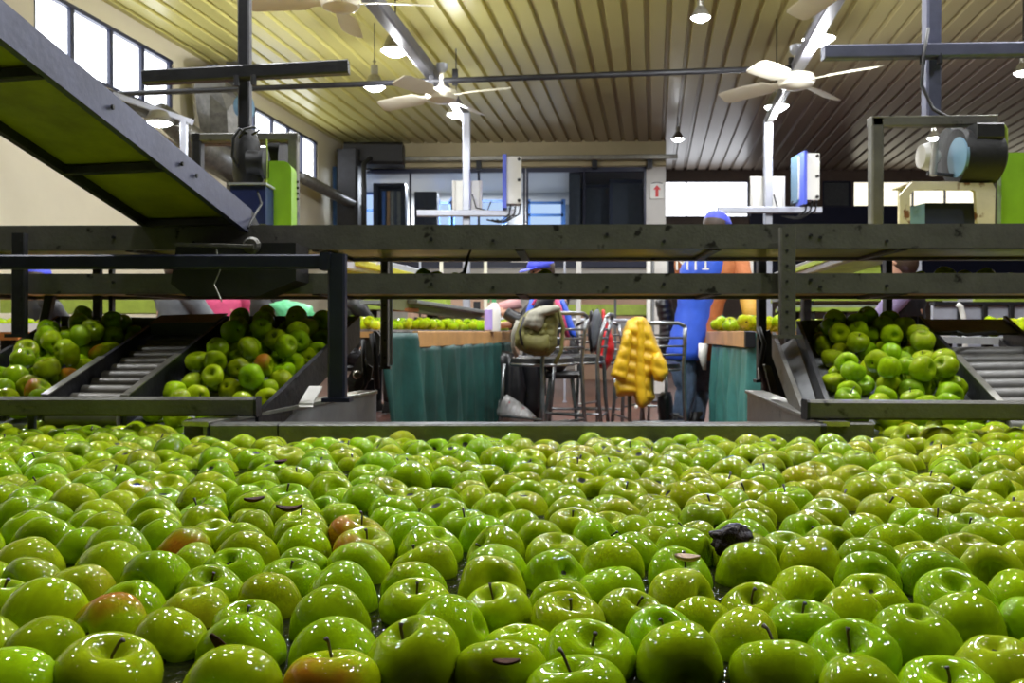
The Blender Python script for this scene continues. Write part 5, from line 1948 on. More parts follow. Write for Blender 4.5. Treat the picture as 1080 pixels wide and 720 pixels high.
t = thing('inclined_feeder', 'lavender grey side of an inclined feeder seen between the two rails at left', 'conveyor', P(410, 280, 6))
MB().bar(P(360, 274, 5.4), P(440, 290, 7.2), .05, .10).build('side_panel', MT['galv'], t)
MB().bar(P(350, 277, 5.6), P(440, 297, 7.4), .35, .04).build('pan', MT['underbelt2'], t)
MB().bar(P(396, 280, 5.9), P(400, 268, 5.9), .02, .02, up=(0, 1, 0)).build('handle', MT['offwhite'], t)
t = thing('inclined_feeder', 'grey sloped feeder plate rising right between the rails beside the grey post', 'conveyor', P(870, 280, 5.5))
MB().bar(P(820, 294, 6.2), P(912, 262, 5.0), .05, .085).build('side_panel', MT['zinc'], t)
MB().bar((P(850, 290, 6.1).x, 6.1, 0), P(850, 290, 6.1), .06, .06, up=(0, 1, 0)).build('support_leg', MT['darksteel'], t)
MB().bar(P(838, 296, 6.3), P(925, 266, 5.2), .4, .03).build('pan', MT['lime'], t)
t = thing('lime_hopper', 'lime green hopper side seen between the rails at right', 'hopper', P(905, 282, 6.4))
MB().prism([P(868, 292, 6.4), P(888, 277, 6.4), P(928, 276, 6.4), P(930, 300, 6.4), P(868, 300, 6.4)], (0, .5, 0)).build('hopper_side', MT['lime'], t)
MB().bar(P(886, 275, 6.38), P(930, 273, 6.38), .04, .05).build('rim', MT['darksteel'], t)
# pale back board and blue dark bands low on the right
t = thing('pale_partition', 'lavender grey low partition behind the right roller lane', 'partition', P(1050, 330, 7.5))
a, b_ = P(984, 350, 7.5), P(1250, 322, 7.5)
MB().box((a.x, 7.5, 0.0), (b_.x, 7.54, b_.z)).build('board', MT['galv'], t)
MB().box((a.x, 7.47, b_.z), (b_.x, 7.57, b_.z + .03)).build('cap_rail', MT['darksteel'], t)
for x in (1014, 1040, 1068):
    q = P(x, 340, 7.45)
    MB().bar((q.x, 7.47, 0), (q.x, 7.47, b_.z), .04, .03, up=(0, 1, 0)).build('stud', MT['motor'], t)
t = thing('tap_pipe', 'white bent pipe on the lavender partition', 'pipe', P(1014, 330, 7.0))
MB().tube([P(1010, 321, 7.0), P(1013, 323, 7.0), P(1016, 333, 7.0), P(1018, 350, 7.0), P(1018, 449, 7.0)], .02, 10).build('pipe_run', MT['white'], t, smooth=True)
# far posts
for px, w, y0, Y, m, nm in ((465.5, .035, 262, 9.0, 'fan', 'pale far post right of the drilled grey post'), (512, .035, 262, 9.0, 'fan', 'pale far post left of the seated worker'), (609, .045, 262, 8.0, 'offwhite', 'white tilted far post just right of the seated worker'),
                            (684, .04, 262, 9.0, 'white', 'white far post in front of the grey column box'), (443, .02, 266, 9.0, 'galv', 'thin grey far rod near the inclined feeder'), (595.5, .022, 262, 9.5, 'galv', 'thin grey far rod beside the tilted post'),
                            (792, .04, 262, 9.0, 'offwhite', 'pale far post left of the black drilled post'), (969, .035, 262, 7.0, 'galv', 'pale bluish far post between the rails at right'), (855, .02, 262, 9.0, 'galv', 'thin dim far rod right of the grey post'), (649, .025, 310, 10.0, 'greycloth', 'grey far rod behind the red jacket')):
    b0_ = P(px, 400, Y)
    t = thing('far_post', nm, 'post', (b0_.x, Y, 0))
    tp = P(px + (1.5 if px == 609 else 0), y0 - 4, Y)
    MB().bar((b0_.x, Y, 0.01), tp, w, w, up=(0, 1, 0)).build('upright', MT[m], t)
    MB().box((b0_.x - w, Y - w, 0), (b0_.x + w, Y + w, .012)).build('foot_plate', MT[m], t)
t = thing('handrail', 'pale thin handrail crossing far behind the rails from post to post', 'rail', P(560, 267, 9))
MB().tube([P(437, 266, 9.0), P(684, 265, 9.0), P(800, 265, 9.0)], .022, 8).build('top_tube', MT['fan'], t, smooth=True)
MB().tube([P(437, 336, 9.0), P(684, 338, 9.0)], .018, 8).build('lower_tube', MT['galv'], t, smooth=True)
t = thing('column_box', 'pale grey metal cabinet behind the white far post, beside the standing worker', 'cabinet', P(695, 290, 9.4))
a, b_ = P(688, 350, 9.4), P(705, 262, 9.4)
MB().box((a.x, 9.4, 0.02), (b_.x, 9.8, b_.z)).build('body', MT['zinc'], t)
MB().box((a.x + .02, 9.38, .1), (b_.x - .02, 9.399, b_.z - .05)).build('door', MT['offwhite'], t)
t = thing('notice_sheet', 'white notice sheet hung just above the seated worker with blue cap', 'notice', P(548, 268, 8.9))
a, b_ = P(539, 276, 8.95), P(563, 261, 8.95)
MB().box((a.x, 8.972, a.z), (b_.x, 8.977, b_.z)).build('sheet', MT['white'], t)
for k in range(4):
    zz = a.z + (b_.z - a.z) * (.2 + .2 * k)
    MB().box((a.x + .09, 8.967, zz), (b_.x - .02 - .02 * (k % 2), 8.971, zz + .008)).build('printed_line', MT['greycloth'], t)
t = thing('pink_board', 'pinkish brown low board far behind the left bench', 'partition', P(470, 320, 13))
a, b_ = P(430, 350, 14), P(548, 308, 14)
MB().box((a.x, 14, 0), (b_.x, 14.05, b_.z)).build('board', MT['pinkwall'], t)
MB().box((a.x, 13.97, b_.z), (b_.x, 14.08, b_.z + .04)).build('cap_rail', MT['darksteel'], t)
t = thing('pink_board', 'pinkish board far behind the red jacket', 'partition', P(650, 320, 14))
a, b_ = P(608, 350, 14), P(690, 309, 14)
MB().box((a.x, 14, 0), (b_.x, 14.05, b_.z)).build('board', MT['pinkwall'], t)
MB().box((a.x, 13.97, b_.z), (b_.x, 14.08, b_.z + .04)).build('cap_rail', MT['navy'], t)
# wooden table at the far left
t = thing('orange_table', 'orange topped wooden table at the left edge behind the chute', 'table', P(5, 353, 3.9))
a, b_ = P(-60, 360, 3.9), P(31, 350, 3.9)
MB().hexa([(a.x, 3.9, b_.z - .035), (b_.x - .05, 3.9, b_.z - .035), (b_.x + .1, 4.5, b_.z - .035), (a.x, 4.5, b_.z - .035)], [(a.x, 3.9, b_.z), (b_.x - .05, 3.9, b_.z), (b_.x + .1, 4.5, b_.z), (a.x, 4.5, b_.z)]).build('table_top', MT['orange_wood'], t)
for x, y in ((a.x + .05, 3.95), (b_.x - .12, 3.95), (a.x + .05, 4.45), (b_.x, 4.45)):
    MB().bar((x, y, 0), (x, y, b_.z - .035), .05, .05, up=(0, 1, 0)).build('leg', MT['darksteel'], t)

# apples on the far benches
rr = random.Random(8)
sp = []
for i in range(240):
    u = rr.random()
    p = P(375 + 160 * u, 347, 5.6 + 2.2 * u)
    sp.append((p.x + rr.uniform(-.12, .12), p.y + rr.uniform(0, .5), .785 + max(-.004, rr.uniform(-.03, .028))))
heap('bench_apples', 'strip of pale green apples on the tray behind the left bench edge', sp)
t = thing('bench_tray', 'grey tray holding the strip of apples behind the left bench edge', 'tray', P(450, 352, 6))
MB().bar(P(368, 353, 5.5) , P(536, 353, 7.7), .02, .07).build('tray_side', MT['rim'], t)
MB().bar(P(368, 353, 5.8) + Vector((0, .0, -.03)), P(536, 353, 8.0) + Vector((0, 0, -.03)), .5, .015).build('tray_bed', MT['zinc'], t)
sp = [(P(rr.uniform(838, 990), 345, 6.6 + .0).x, rr.uniform(6.4, 7.2), .785 + rr.uniform(-.004, .02)) for _ in range(170)]
heap('bench_apples', 'bright strip of apples just behind the top of the broad right chute', sp)
sp = [(P(rr.uniform(762, 800), 350, 5.6).x + rr.uniform(-.1, .15), rr.uniform(5.0, 6.0), .776 + max(0, rr.uniform(-.03, .03))) for _ in range(60)]
heap('bench_apples', 'pale green apples on the right bench under the worker\'s glove', sp)
sp = [(P(rr.uniform(-20, 60), 340, 6.7).x, rr.uniform(6.68, 6.92), .79 + rr.uniform(-.01, .02)) for _ in range(90)]
heap('bench_apples', 'pale apples on the white sided conveyor at the left edge', sp)
sp = [(P(rr.uniform(300, 345), 336, 7.0).x, rr.uniform(6.9, 7.5), .83 + rr.uniform(-.02, .05)) for _ in range(60)]
heap('bench_apples', 'pale apples beyond the top of the middle left chute', sp)
sp = [(P(rr.uniform(1070, 1100), 341, 4.4).x, rr.uniform(4.2, 4.8), .76 + rr.uniform(-.02, .03)) for _ in range(30)]
heap('bench_apples', 'pale apples at the right edge beyond the roller lane', sp)
t = thing('bench_tray', 'pale tray under the apples behind the top of the broad right chute', 'tray', P(920, 350, 6.8))
a, b_ = P(836, 352, 6.35), P(1000, 352, 6.35)
MB().box((a.x, 6.35, .70), (b_.x, 7.25, .745)).build('tray_bed', MT['zinc'], t)
MB().box((a.x, 6.32, .70), (b_.x, 6.349, .765)).build('tray_side', MT['offwhite'], t)
t = thing('bench_tray', 'tray under the apples beyond the middle left chute', 'tray', P(320, 345, 7))
a, b_ = P(296, 350, 6.8), P(350, 350, 6.8)
MB().box((a.x, 6.8, .74), (b_.x, 7.6, .785)).build('tray_bed', MT['lime'], t)
MB().box((a.x, 6.77, .74), (b_.x, 6.799, .80)).build('tray_side', MT['offwhite'], t)
t = thing('bench_tray', 'tray under the apples at the right edge', 'tray', P(1085, 345, 4.4))
a, b_ = P(1062, 350, 4.15), P(1130, 350, 4.15)
MB().box((a.x, 4.15, .68), (b_.x, 4.85, .715)).build('tray_bed', MT['zinc'], t)
MB().box((a.x, 4.12, .68), (b_.x, 4.149, .72)).build('tray_side', MT['steel'], t)
for lx, ly in ((a.x + .04, 4.2), (b_.x - .04, 4.2), (a.x + .04, 4.8), (b_.x - .04, 4.8)):
    MB().bar((lx, ly, 0), (lx, ly, .68), .04, .04, up=(0, 1, 0)).build('leg', MT['darksteel'], t)
# green net cloth behind middle chute
o = inflate([(283, 320), (300, 315), (316, 318), (330, 322), (333, 332), (330, 344), (296, 344), (288, 330)], 6.95, .10, 2.0, lambda x, y: 1 + .3 * math.sin(x * .9) * math.sin(y * .8)).build('green_cloth', MT['ltgreen'], smooth=True)
props(o, 'crumpled bright green cloth behind the middle left chute', 'cloth')
# stick
t = thing('black_stick', 'thin black stick leaning between the upper and lower rails at centre left', 'stick', P(496, 275, 3.3))
MB().tube([P(489, 290, 3.3), P(494, 270, 3.3), P(501, 252, 3.18)], [.008, .005, .004], 8).build('stick_rod', MT['black'], t)
MB().lathe([(.002, -.012), (.016, -.006), (.018, .004), (.005, .012)], 12, P(488, 290, 3.3)).build('stick_foot', MT['black'], t, smooth=True)

# ================================================================ CHAIRS
def chair_proto():
    t = thing('metal_chair', 'x', 'chair', (0, 0, 0))
    sh = .56
    for s in (-1, 1):
        MB().tube([(s * .19, -.22, 0), (s * .185, -.19, .3), (s * .18, -.18, sh), (s * .18, -.20, .72), (s * .17, -.235, .86)], .0135, 10).build('back_leg', MT['chrome'], t, smooth=True)
        MB().tube([(s * .20, .22, 0), (s * .185, .19, .3), (s * .18, .17, sh - .01)], .0125, 10).build('front_leg', MT['chrome'], t, smooth=True)
        MB().tube([(s * .19, -.20, .2), (s * .19, .2, .2)], .009, 8).build('side_stretcher', MT['chrome'], t)
    MB().tube([(-.19, -.20, .18), (.19, -.20, .18)], .009, 8).build('rear_stretcher', MT['chrome'], t)
    r = .17
    mb = MB().loft([((0, 0, sh - .02), (.19, 0, 0), (0, .19, 0)), ((0, 0, sh), (.21, 0, 0), (0, .205, 0)), ((0, 0, sh + .03), (.205, 0, 0), (0, .20, 0)), ((0, 0, sh + .045), (.17, 0, 0), (0, .17, 0))], 24)
    mb.build('seat', MT['black'], t, smooth='auto')
    MB().tube([(r2 * .205 * 1, s2 * .2, sh - .012) for r2, s2 in [(math.cos(k * PI / 12), math.sin(k * PI / 12)) for k in range(25)]], .011, 8).build('seat_ring', MT['chrome'], t, smooth=True)
    for z in (.66, .72, .78):
        MB().tube([(-.175, -.20, z), (0, -.225, z), (.175, -.20, z)], .008, 8).build('back_bar', MT['chrome'], t, smooth=True)
    MB().tube([(-.17, -.235, .86), (-.12, -.25, .885), (.12, -.25, .885), (.17, -.235, .86)], .0135, 10).build('top_rail', MT['chrome'], t, smooth=True)
    return t


cp = chair_proto()
for i, (px, Y, rz, lb) in enumerate(((572, 5.85, .75, 'chrome framed chair nearest the left bench, backpack slung over its back'), (606, 6.2, 1.35, 'chrome framed chair turned sideways just right of the backpack chair'),
                                     (643, 6.95, -.5, 'dark seated chair behind, carrying the red jacket'), (684, 6.0, .15, 'chair completely draped by the yellow padded jacket'), (706, 7.15, -.3, 'chair behind the standing worker carrying a black padded jacket'))):
    o = cp if i == 0 else copy_tree(cp)
    q = P(px, 400, Y)
    o.location = (q.x, Y, 0)
    o.scale = (1, 1, (.97, .97, .92, .90, .92)[i])
    o.rotation_euler = (0, 0, rz)
    props(o, lb, 'chair', 'chrome chairs between the benches')

# ---- bags and jackets
t = thing('backpack', 'olive and pale khaki backpack hanging on the near chair back', 'backpack', P(570, 350, 5.55))
fold = lambda x, y: 1 + .18 * math.sin(x * .55 + y * .2) + .12 * math.sin(y * .9)
inflate([(541, 352), (546, 338), (556, 327), (570, 322), (588, 322), (592, 326), (590, 338), (589, 352), (588, 366), (580, 376), (562, 376), (547, 370), (540, 362)], 5.55, .13, 2.2, fold).build('main_bag', MT['olive'], t, smooth=True)
inflate([(551, 338), (557, 328), (570, 322), (588, 321), (593, 325), (588, 330), (576, 334), (573, 345), (568, 351), (552, 345)], 5.43, .06, 1.8, fold).build('top_flap', MT['khaki'], t, smooth=True)
inflate([(549, 349), (569, 352), (580, 352), (581, 368), (572, 374), (554, 371), (547, 362)], 5.44, .05, 2.0).build('front_pocket', MT['olive'], t, smooth=True)
MB().tube([P(546, 338, 5.4), P(541, 352, 5.38), P(541, 366, 5.42), P(545, 376, 5.45)], .012, 8).build('strap', MT['khaki'], t, smooth=True)
MB().tube([P(553, 334, 5.38), P(548, 350, 5.36), P(551, 364, 5.36)], .008, 8).build('strap', MT['blackcloth'], t, smooth=True)
MB().tube([P(588, 323, 5.45), P(594, 345, 5.5), P(592, 370, 5.5), P(585, 384, 5.5)], .012, 8).build('strap', MT['olive'], t, smooth=True)

puff = lambda x, y: .87 + .15 * abs(math.sin((y - x * .25) * .235)) ** .7
t = thing('yellow_jacket', 'mustard yellow padded jacket draped over a chair at centre right', 'jacket', P(677, 370, 5.8))
inflate([(652, 372), (656, 350), (661, 337), (671, 333), (681, 334), (688, 345), (694, 362), (700, 375), (704, 392), (699, 398), (690, 396), (690, 410), (692, 420), (680, 431), (671, 430), (668, 418), (650, 419), (647, 405), (650, 398)], 5.72, .16, 1.8, puff, plateau=8).build('jacket_body', MT['yellow'], t, smooth=True)
inflate([(657, 350), (663, 345), (669, 350), (667, 370), (664, 388), (662, 404), (652, 402), (643, 396), (648, 380), (653, 365)], 5.60, .085, 1.6, puff, plateau=6).build('sleeve', MT['yellow'], t, smooth=True)
inflate([(671, 336), (679, 335), (682, 352), (681, 380), (683, 405), (684, 424), (677, 432), (671, 424), (668, 400), (670, 365)], 5.585, .04, 1.6, puff, plateau=6).build('front_panel', MT['yellow'], t, smooth=True)
inflate([(686, 372), (696, 370), (704, 382), (706, 394), (699, 404), (690, 402), (685, 390)], 5.60, .08, 1.6, puff, plateau=6).build('cuff', MT['yellow'], t, smooth=True)
MB().lathe([(.004, -.004), (.012, 0), (.004, .004)], 10, P(671, 429, 5.53), 'Y').build('toggle', MT['white'], t)

t = thing('red_jacket', 'bright red jacket with grey lining hanging on the far chair', 'jacket', P(637, 360, 6.6))
inflate([(634, 326), (638, 325), (642, 340), (647, 355), (649, 368), (646, 382), (640, 391), (629, 388), (625, 378), (629, 365), (633, 350)], 6.55, .12, 2.0, puff).build('jacket_body', MT['red'], t, smooth=True)
inflate([(625, 328), (631, 324), (636, 335), (636, 352), (631, 368), (626, 374), (623, 360), (622, 342)], 6.5, .07, 1.8).build('grey_lining', MT['greycloth'], t, smooth=True)
inflate([(621, 328), (626, 325), (626, 345), (627, 372), (622, 374), (619, 352)], 6.56, .08, 1.8).build('dark_side', MT['blackcloth'], t, smooth=True)
o = inflate([(690, 318), (697, 310), (708, 310), (712, 330), (717, 352), (716, 372), (707, 382), (696, 378), (693, 360), (695, 345)], 6.55, .13, 2.0, lambda x, y: .8 + .35 * abs(math.sin(y * .5 + x * .1))).build('black_jacket', MT['blackcloth'], smooth=True)
props(o, 'black quilted jacket hanging behind the standing worker, right of the yellow one', 'jacket')
o = inflate([(526, 420), (535, 415), (545, 421), (558, 431), (567, 440), (560, 449), (545, 451), (530, 448), (523, 436)], 5.9, .09, 1.8, lambda x, y: 1 + .25 * math.sin(x * 1.1 + y * .6)).build('plastic_bag', MT['bag'], smooth=True)
props(o, 'crumpled white plastic bag with red print on the floor under the first chair', 'bag')
o = inflate([(692, 418), (698, 412), (708, 412), (711, 425), (711, 452), (694, 452)], 6.2, .1, 2.0).build('dark_satchel', MT['blackcloth'], smooth=True)
props(o, 'black bag standing on the floor by the worker\'s boots', 'bag')
# dark skirts around the stools
o = inflate([(520, 366), (548, 372), (552, 384), (556, 410), (552, 450), (526, 450), (516, 420)], 6.5, .12, 2.4, lambda x, y: 1 + .2 * math.sin(x * .6)).build('dark_coat', MT['blackcloth'], smooth=True)
props(o, 'black coat hanging under the far end of the left bench', 'coat')
# spray bottle
bq = P(519.5, 349, 6.2)
t = thing('spray_bottle', 'white bottle with lilac label and green nozzle standing on the left bench', 'bottle', bq)
bz = .743
x0 = bq.x
MB().loft([((x0, 6.2, bz), (.05, 0, 0), (0, .035, 0)), ((x0, 6.2, bz + .01), (.055, 0, 0), (0, .038, 0)), ((x0, 6.2, bz + .15), (.055, 0, 0), (0, .038, 0)), ((x0 + .01, 6.2, bz + .185), (.03, 0, 0), (0, .025, 0)), ((x0 + .01, 6.2, bz + .2), (.015, 0, 0), (0, .015, 0))], 20).build('bottle_body', MT['white'], t, smooth='auto')
MB().loft([((x0 - .022, 6.18, bz + .012), (.034, 0, 0), (0, .024, 0)), ((x0 - .022, 6.18, bz + .15), (.034, 0, 0), (0, .024, 0))], 16).build('label_sleeve', MT['lilacb'], t, smooth='auto')
MB().bar((x0 + .01, 6.2, bz + .2), (x0 + .01, 6.2, bz + .235), .03, .03, up=(0, 1, 0)).bar((x0 - .035, 6.2, bz + .24), (x0 + .03, 6.2, bz + .24), .028, .028).build('spray_head', MT['ltgreen'], t)
MB().tube([(x0 - .02, 6.2, bz + .225), (x0 - .03, 6.2, bz + .2)], .006, 6).build('trigger', MT['ltgreen'], t)

# ================================================================ PEOPLE
def skin_body(name, nodes, edges, rad, m, root, parent=None):
    keys = list(nodes)
    idx = {k: i for i, k in enumerate(keys)}
    me = bpy.data.meshes.new(name)
    me.from_pydata([tuple(nodes[k]) for k in keys], [(idx[a], idx[b_]) for a, b_ in edges], [])
    o = bpy.data.objects.new(name, me)
    C.objects.link(o)
    sm = o.modifiers.new('skin', 'SKIN')
    sm.use_smooth_shade = True
    if not me.skin_vertices:
        bpy.context.view_layer.objects.active = o
    lay = me.skin_vertices[0].data
    for k in keys:
        r = rad[k]
        lay[idx[k]].radius = (r, r) if not isinstance(r, tuple) else r
        lay[idx[k]].use_root = (k == root)
    sb = o.modifiers.new('sub', 'SUBSURF')
    sb.levels = sb.render_levels = 2
    me.materials.append(m)
    if parent is not None:
        o.parent = parent
        o.location = -ORG[parent.name]
    return o


def V(*a):
    return Vector(a)


def person(label, J, face, clothes, cap=None, hair=True, gloves=None, name='person'):
    """J: joint positions; face: unit vector the face looks along"""
    f = Vector(face).normalized()
    sidev = f.cross(V(0, 0, 1)).normalized()  # person's right
    head = J['head']
    upv = V(0, 0, 1)
    N_ = {'pelvis': J['pelvis'], 'waist': J['pelvis'].lerp(J['chest'], .5), 'chest': J['chest'], 'neck': J['neck'],
          'jaw': head - upv * .05 + f * .025, 'head': head + upv * .01, 'crown': head + upv * .075 - f * .01,
          'nose': head - upv * .008 + f * .098, 'brow': head + upv * .035 + f * .055, 'mouth': head - upv * .05 + f * .07,
          'earR': head - upv * .005 + sidev * .082, 'earL': head - upv * .005 - sidev * .082}
    R_ = {'pelvis': .13, 'waist': .115, 'chest': .13, 'neck': .048, 'jaw': .06, 'head': .082, 'crown': .06, 'nose': .012, 'brow': .04, 'mouth': .028, 'earR': .016, 'earL': .016}
    Ed = [('pelvis', 'waist'), ('waist', 'chest'), ('chest', 'neck'), ('neck', 'jaw'), ('jaw', 'head'), ('head', 'crown'), ('head', 'nose'), ('head', 'brow'), ('jaw', 'mouth'), ('head', 'earR'), ('head', 'earL')]
    for s in 'RL':
        sh, el, wr, hd = J['sh' + s], J['el' + s], J['wr' + s], J['ha' + s]
        N_['sh' + s], N_['el' + s], N_['wr' + s] = sh, el, wr
        R_['sh' + s], R_['el' + s], R_['wr' + s] = .056, .04, .026
        Ed += [('chest', 'sh' + s), ('sh' + s, 'el' + s), ('el' + s, 'wr' + s)]
        d = (hd - wr).normalized()
        w = d.cross(upv)
        w = w.normalized() if w.length > .1 else sidev.copy()
        pn = w.cross(d)
        palm = wr + d * .07
        N_['pa' + s], R_['pa' + s] = palm, (.03)
        Ed.append(('wr' + s, 'pa' + s))
        for i, (off, ln) in enumerate(((-.027, .062), (-.009, .072), (.009, .068), (.027, .052))):
            k1, k2 = 'f%d%s' % (i, s), 'g%d%s' % (i, s)
            N_[k1] = palm + w * off * 1.1 + d * ln * .55 - pn * .006
            N_[k2] = palm + w * off * 1.25 + d * ln - pn * .022
            R_[k1], R_[k2] = .009, .007
            Ed += [('pa' + s, k1), (k1, k2)]
        sgn = 1 if s == 'R' else -1
        N_['t1' + s] = wr + d * .04 + w * .034 * sgn - pn * .012
        N_['t2' + s] = wr + d * .075 + w * .046 * sgn - pn * .022
        R_['t1' + s], R_['t2' + s] = .011, .009
        Ed += [('wr' + s, 't1' + s), ('t1' + s, 't2' + s)]
        hp, kn, an = J['hi' + s], J['kn' + s], J['an' + s]
        toe = an + V(f.x, f.y, 0).normalized() * .15 - V(0, 0, .04)
        for k, p, r in (('hi', hp, .085), ('kn', kn, .055), ('an', an, .038), ('to', toe, .03)):
            N_[k + s], R_[k + s] = p, r
        Ed += [('pelvis', 'hi' + s), ('hi' + s, 'kn' + s), ('kn' + s, 'an' + s), ('an' + s, 'to' + s)]
    t = thing(name, label, 'person', (J['pelvis'].x, J['pelvis'].y, min(J['anR'].z, J['anL'].z) - .07))
    skin_body('body', N_, Ed, R_, MT['skin'], 'pelvis', t)
    # clothes: torso loft, sleeves, trouser legs
    sax = (J['shR'] - J['shL']).normalized()
    fw = upv.cross(sax).normalized()
    if fw.dot(f) < 0:
        fw = -fw
    pe, ch, ne = J['pelvis'], J['chest'], J['neck']
    ax = (ne - pe).normalized()
    wr_ = lambda k: 1 + .05 * math.sin(k * 9)
    def torso(m, nm, grow=0.0, z0=-.1, z1=1.0, wid=1.0):
        rings = []
        for k in range(13):
            u = z0 + (z1 - z0) * k / 12
            c = pe.lerp(ne, u)
            prof = [(-.25, .165, .12), (0, .165, .125), (.35, .145, .11), (.7, .185, .125), (.86, .19, .115), (.95, .12, .085), (1.05, .06, .06)]
            for (ua, wa, da), (ub, wb, db) in zip(prof, prof[1:]):
                if ua <= u <= ub:
                    q = (u - ua) / (ub - ua)
                    w_, d_ = wa + (wb - wa) * q, da + (db - da) * q
                    break
            rings.append((c, sax * (w_ + grow) * wid * wr_(k), fw * (d_ + grow) * wr_(k + 3)))
        return MB().loft(rings, 24).build(nm, m, t, smooth=True)
    def limb(pts, rs, nm, m, wrinkle=.05):
        out, ro = [], []
        for i in range(len(pts) - 1):
            for q in range(5):
                u = q / 5
                out.append(pts[i].lerp(pts[i + 1], u))
                ro.append((rs[i] * (1 - u) + rs[i + 1] * u) * (1 + wrinkle * math.sin((i * 5 + q) * 2.4)))
        out.append(pts[-1])
        ro.append(rs[-1])
        return MB().tube(out, ro, 16).build(nm, m, t, smooth=True)
    c = clothes
    torso(MT[c['top']], 'jacket')
    for s in 'RL':
        limb([J['ch2' + s] if 'ch2' + s in J else J['chest'].lerp(J['sh' + s], .55) + V(0, 0, .02), J['sh' + s], J['el' + s], J['wr' + s]], [.075, .075, .058, .042], 'sleeve', MT[c.get('sleeve', c['top'])])
        limb([J['pelvis'].lerp(J['hi' + s], .7), J['hi' + s] - V(0, 0, .05), J['kn' + s], J['an' + s] + V(0, 0, .03)], [.10, .10, .072, .058], 'trouser_leg', MT[c['legs']])
        an = J['an' + s]
        d = V(f.x, f.y, 0).normalized()
        w = d.cross(upv)
        MB().loft([(an + V(0, 0, .10), w * .05, d * .055), (an + V(0, 0, .0), w * .048, d * .06), (an + d * .04 - V(0, 0, .045), w * .048, d * .12), (an + d * .05 - V(0, 0, .07), w * .048, d * .135)], 18).build('boot', MT['black'], t, smooth=True)
        if gloves:
            hd, wr2 = J['ha' + s], J['wr' + s]
            dd = (hd - wr2).normalized()
            limb([wr2 - dd * .04, wr2 + dd * .02, wr2 + dd * .09], [.045, .04, .042], 'glove', MT[gloves], .02)
    if 'vest' in c:
        vo = torso(MT[c['vest']], 'vest', .03, -.10, .93, .72)
        vo.location = (-.045, -.012, 0)
    if cap:
        rings = [(head + upv * .03, sidev * .094, f * .108), (head + upv * .06, sidev * .093, f * .107), (head + upv * .10, sidev * .078, f * .088), (head + upv * .125, sidev * .05, f * .055), (head + upv * .135, sidev * .012, f * .012)]
        cp_ = MB().loft(rings, 24).build('cap', MT[cap], t, smooth=True)
        bc = head + upv * .04 + f * .10
        MB().loft([(bc - f * .02, sidev * .078, upv * .006), (bc + f * .03 - upv * .004, sidev * .074, upv * .006), (bc + f * .065 - upv * .015, sidev * .045, upv * .005)], 16).build('brim', MT[cap], cp_, smooth=True)
        MB().lathe([(.004, 0), (.012, .004), (.006, .012)], 10, head + upv * .133).build('button', MT[cap], cp_, smooth=True)
    if hair:
        MB().loft([(head - upv * .07 - f * .045, sidev * .06, f * .05), (head - upv * .02 - f * .03, sidev * .09, f * .08), (head + upv * .05 - f * .015, sidev * .092, f * .097), (head + upv * .10 - f * .012, sidev * .06, f * .07), (head + upv * .115 - f * .012, sidev * .015, f * .02)], 22).build('hair', MT['hair'], t, smooth=True)
    else:
        pass
    for s in (-1, 1):
        MB().lathe([(.001, -.008), (.009, 0), (.001, .008)], 10, head + f * .083 + sidev * .032 * s + upv * .012).build('eye', MT['motor'], t, smooth=True)
    return t


def stand(px, Y, H=1.6):
    pass


# 1: standing worker seen from behind, leaning over the right bench
Y = 6.35
J = {'head': P(757, 243, Y - .02), 'neck': P(753, 260, Y), 'chest': P(748, 283, Y), 'pelvis': P(731, 368, Y),
     'shR': P(778, 274, Y + .02), 'elR': P(789, 308, Y - .18), 'wrR': P(793, 338, Y - .38), 'haR': P(793, 352, Y - .46),
     'shL': P(722, 272, Y + .12), 'elL': P(722, 318, Y + .25), 'wrL': P(757, 336, Y + .28), 'haL': P(768, 344, Y + .28),
     'hiR': P(741, 372, Y + .05), 'knR': P(738, 412, Y + .15), 'anR': P(734, 449, Y + .02), 'hiL': P(719, 372, Y - .05), 'knL': P(724, 410, Y - .05), 'anL': P(716, 449, Y - .08)}
for k in ('anR', 'anL'):
    J[k].z = .08
w1 = person('worker in blue vest and rust orange hoodie seen from behind at the right bench', J, (.75, .6, -.25), {'top': 'orange', 'sleeve': 'orange', 'legs': 'denim', 'vest': 'vest'}, cap='capblue', gloves='ltgreen')
# mustard fore sleeve and lettering on the vest back
MB().tube([J['elR'].lerp(J['wrR'], .05), J['elR'].lerp(J['wrR'], .5), J['wrR'] + V(0, 0, .01)], [.066, .06, .05], 16).build('sleeve_cover', MT['mustard'], w1, smooth=True)
cu = bpy.data.curves.new('vest_lettering', 'FONT')
cu.body = 'MTİ'
cu.size = .13
cu.extrude = .004
cu.align_x = 'CENTER'
tx = bpy.data.objects.new('vest_lettering', cu)
C.objects.link(tx)
dgr = bpy.context.evaluated_depsgraph_get()
me = bpy.data.meshes.new_from_object(tx.evaluated_get(dgr))
bpy.data.objects.remove(tx)
me.materials.clear()
me.materials.append(MT['white'])
tx = bpy.data.objects.new('vest_lettering', me)
C.objects.link(tx)
tx.parent = w1
tx.location = P(730, 284.5, Y - .20) - ORG[w1.name]
tx.rotation_euler = (math.radians(88), 0, math.radians(-8))
props(tx, 'white lettering on the vest back')
MB().loft([(P(738, 267, Y - .17), (.035, 0, 0), (0, 0, .018)), (P(738, 267, Y - .11), (.035, 0, 0), (0, 0, .018))], 14).build('green_emblem', MT['ltgreen'], w1, smooth='auto')
MB().loft([(P(742, 362, Y - .17), (.035, 0, 0), (0, .02, 0)), (P(741, 375, Y - .18), (.03, 0, 0), (0, .02, 0)), (P(743, 390, Y - .17), (.012, 0, 0), (0, .01, 0))], 10).build('tissue', MT['white'], w1, smooth=True)

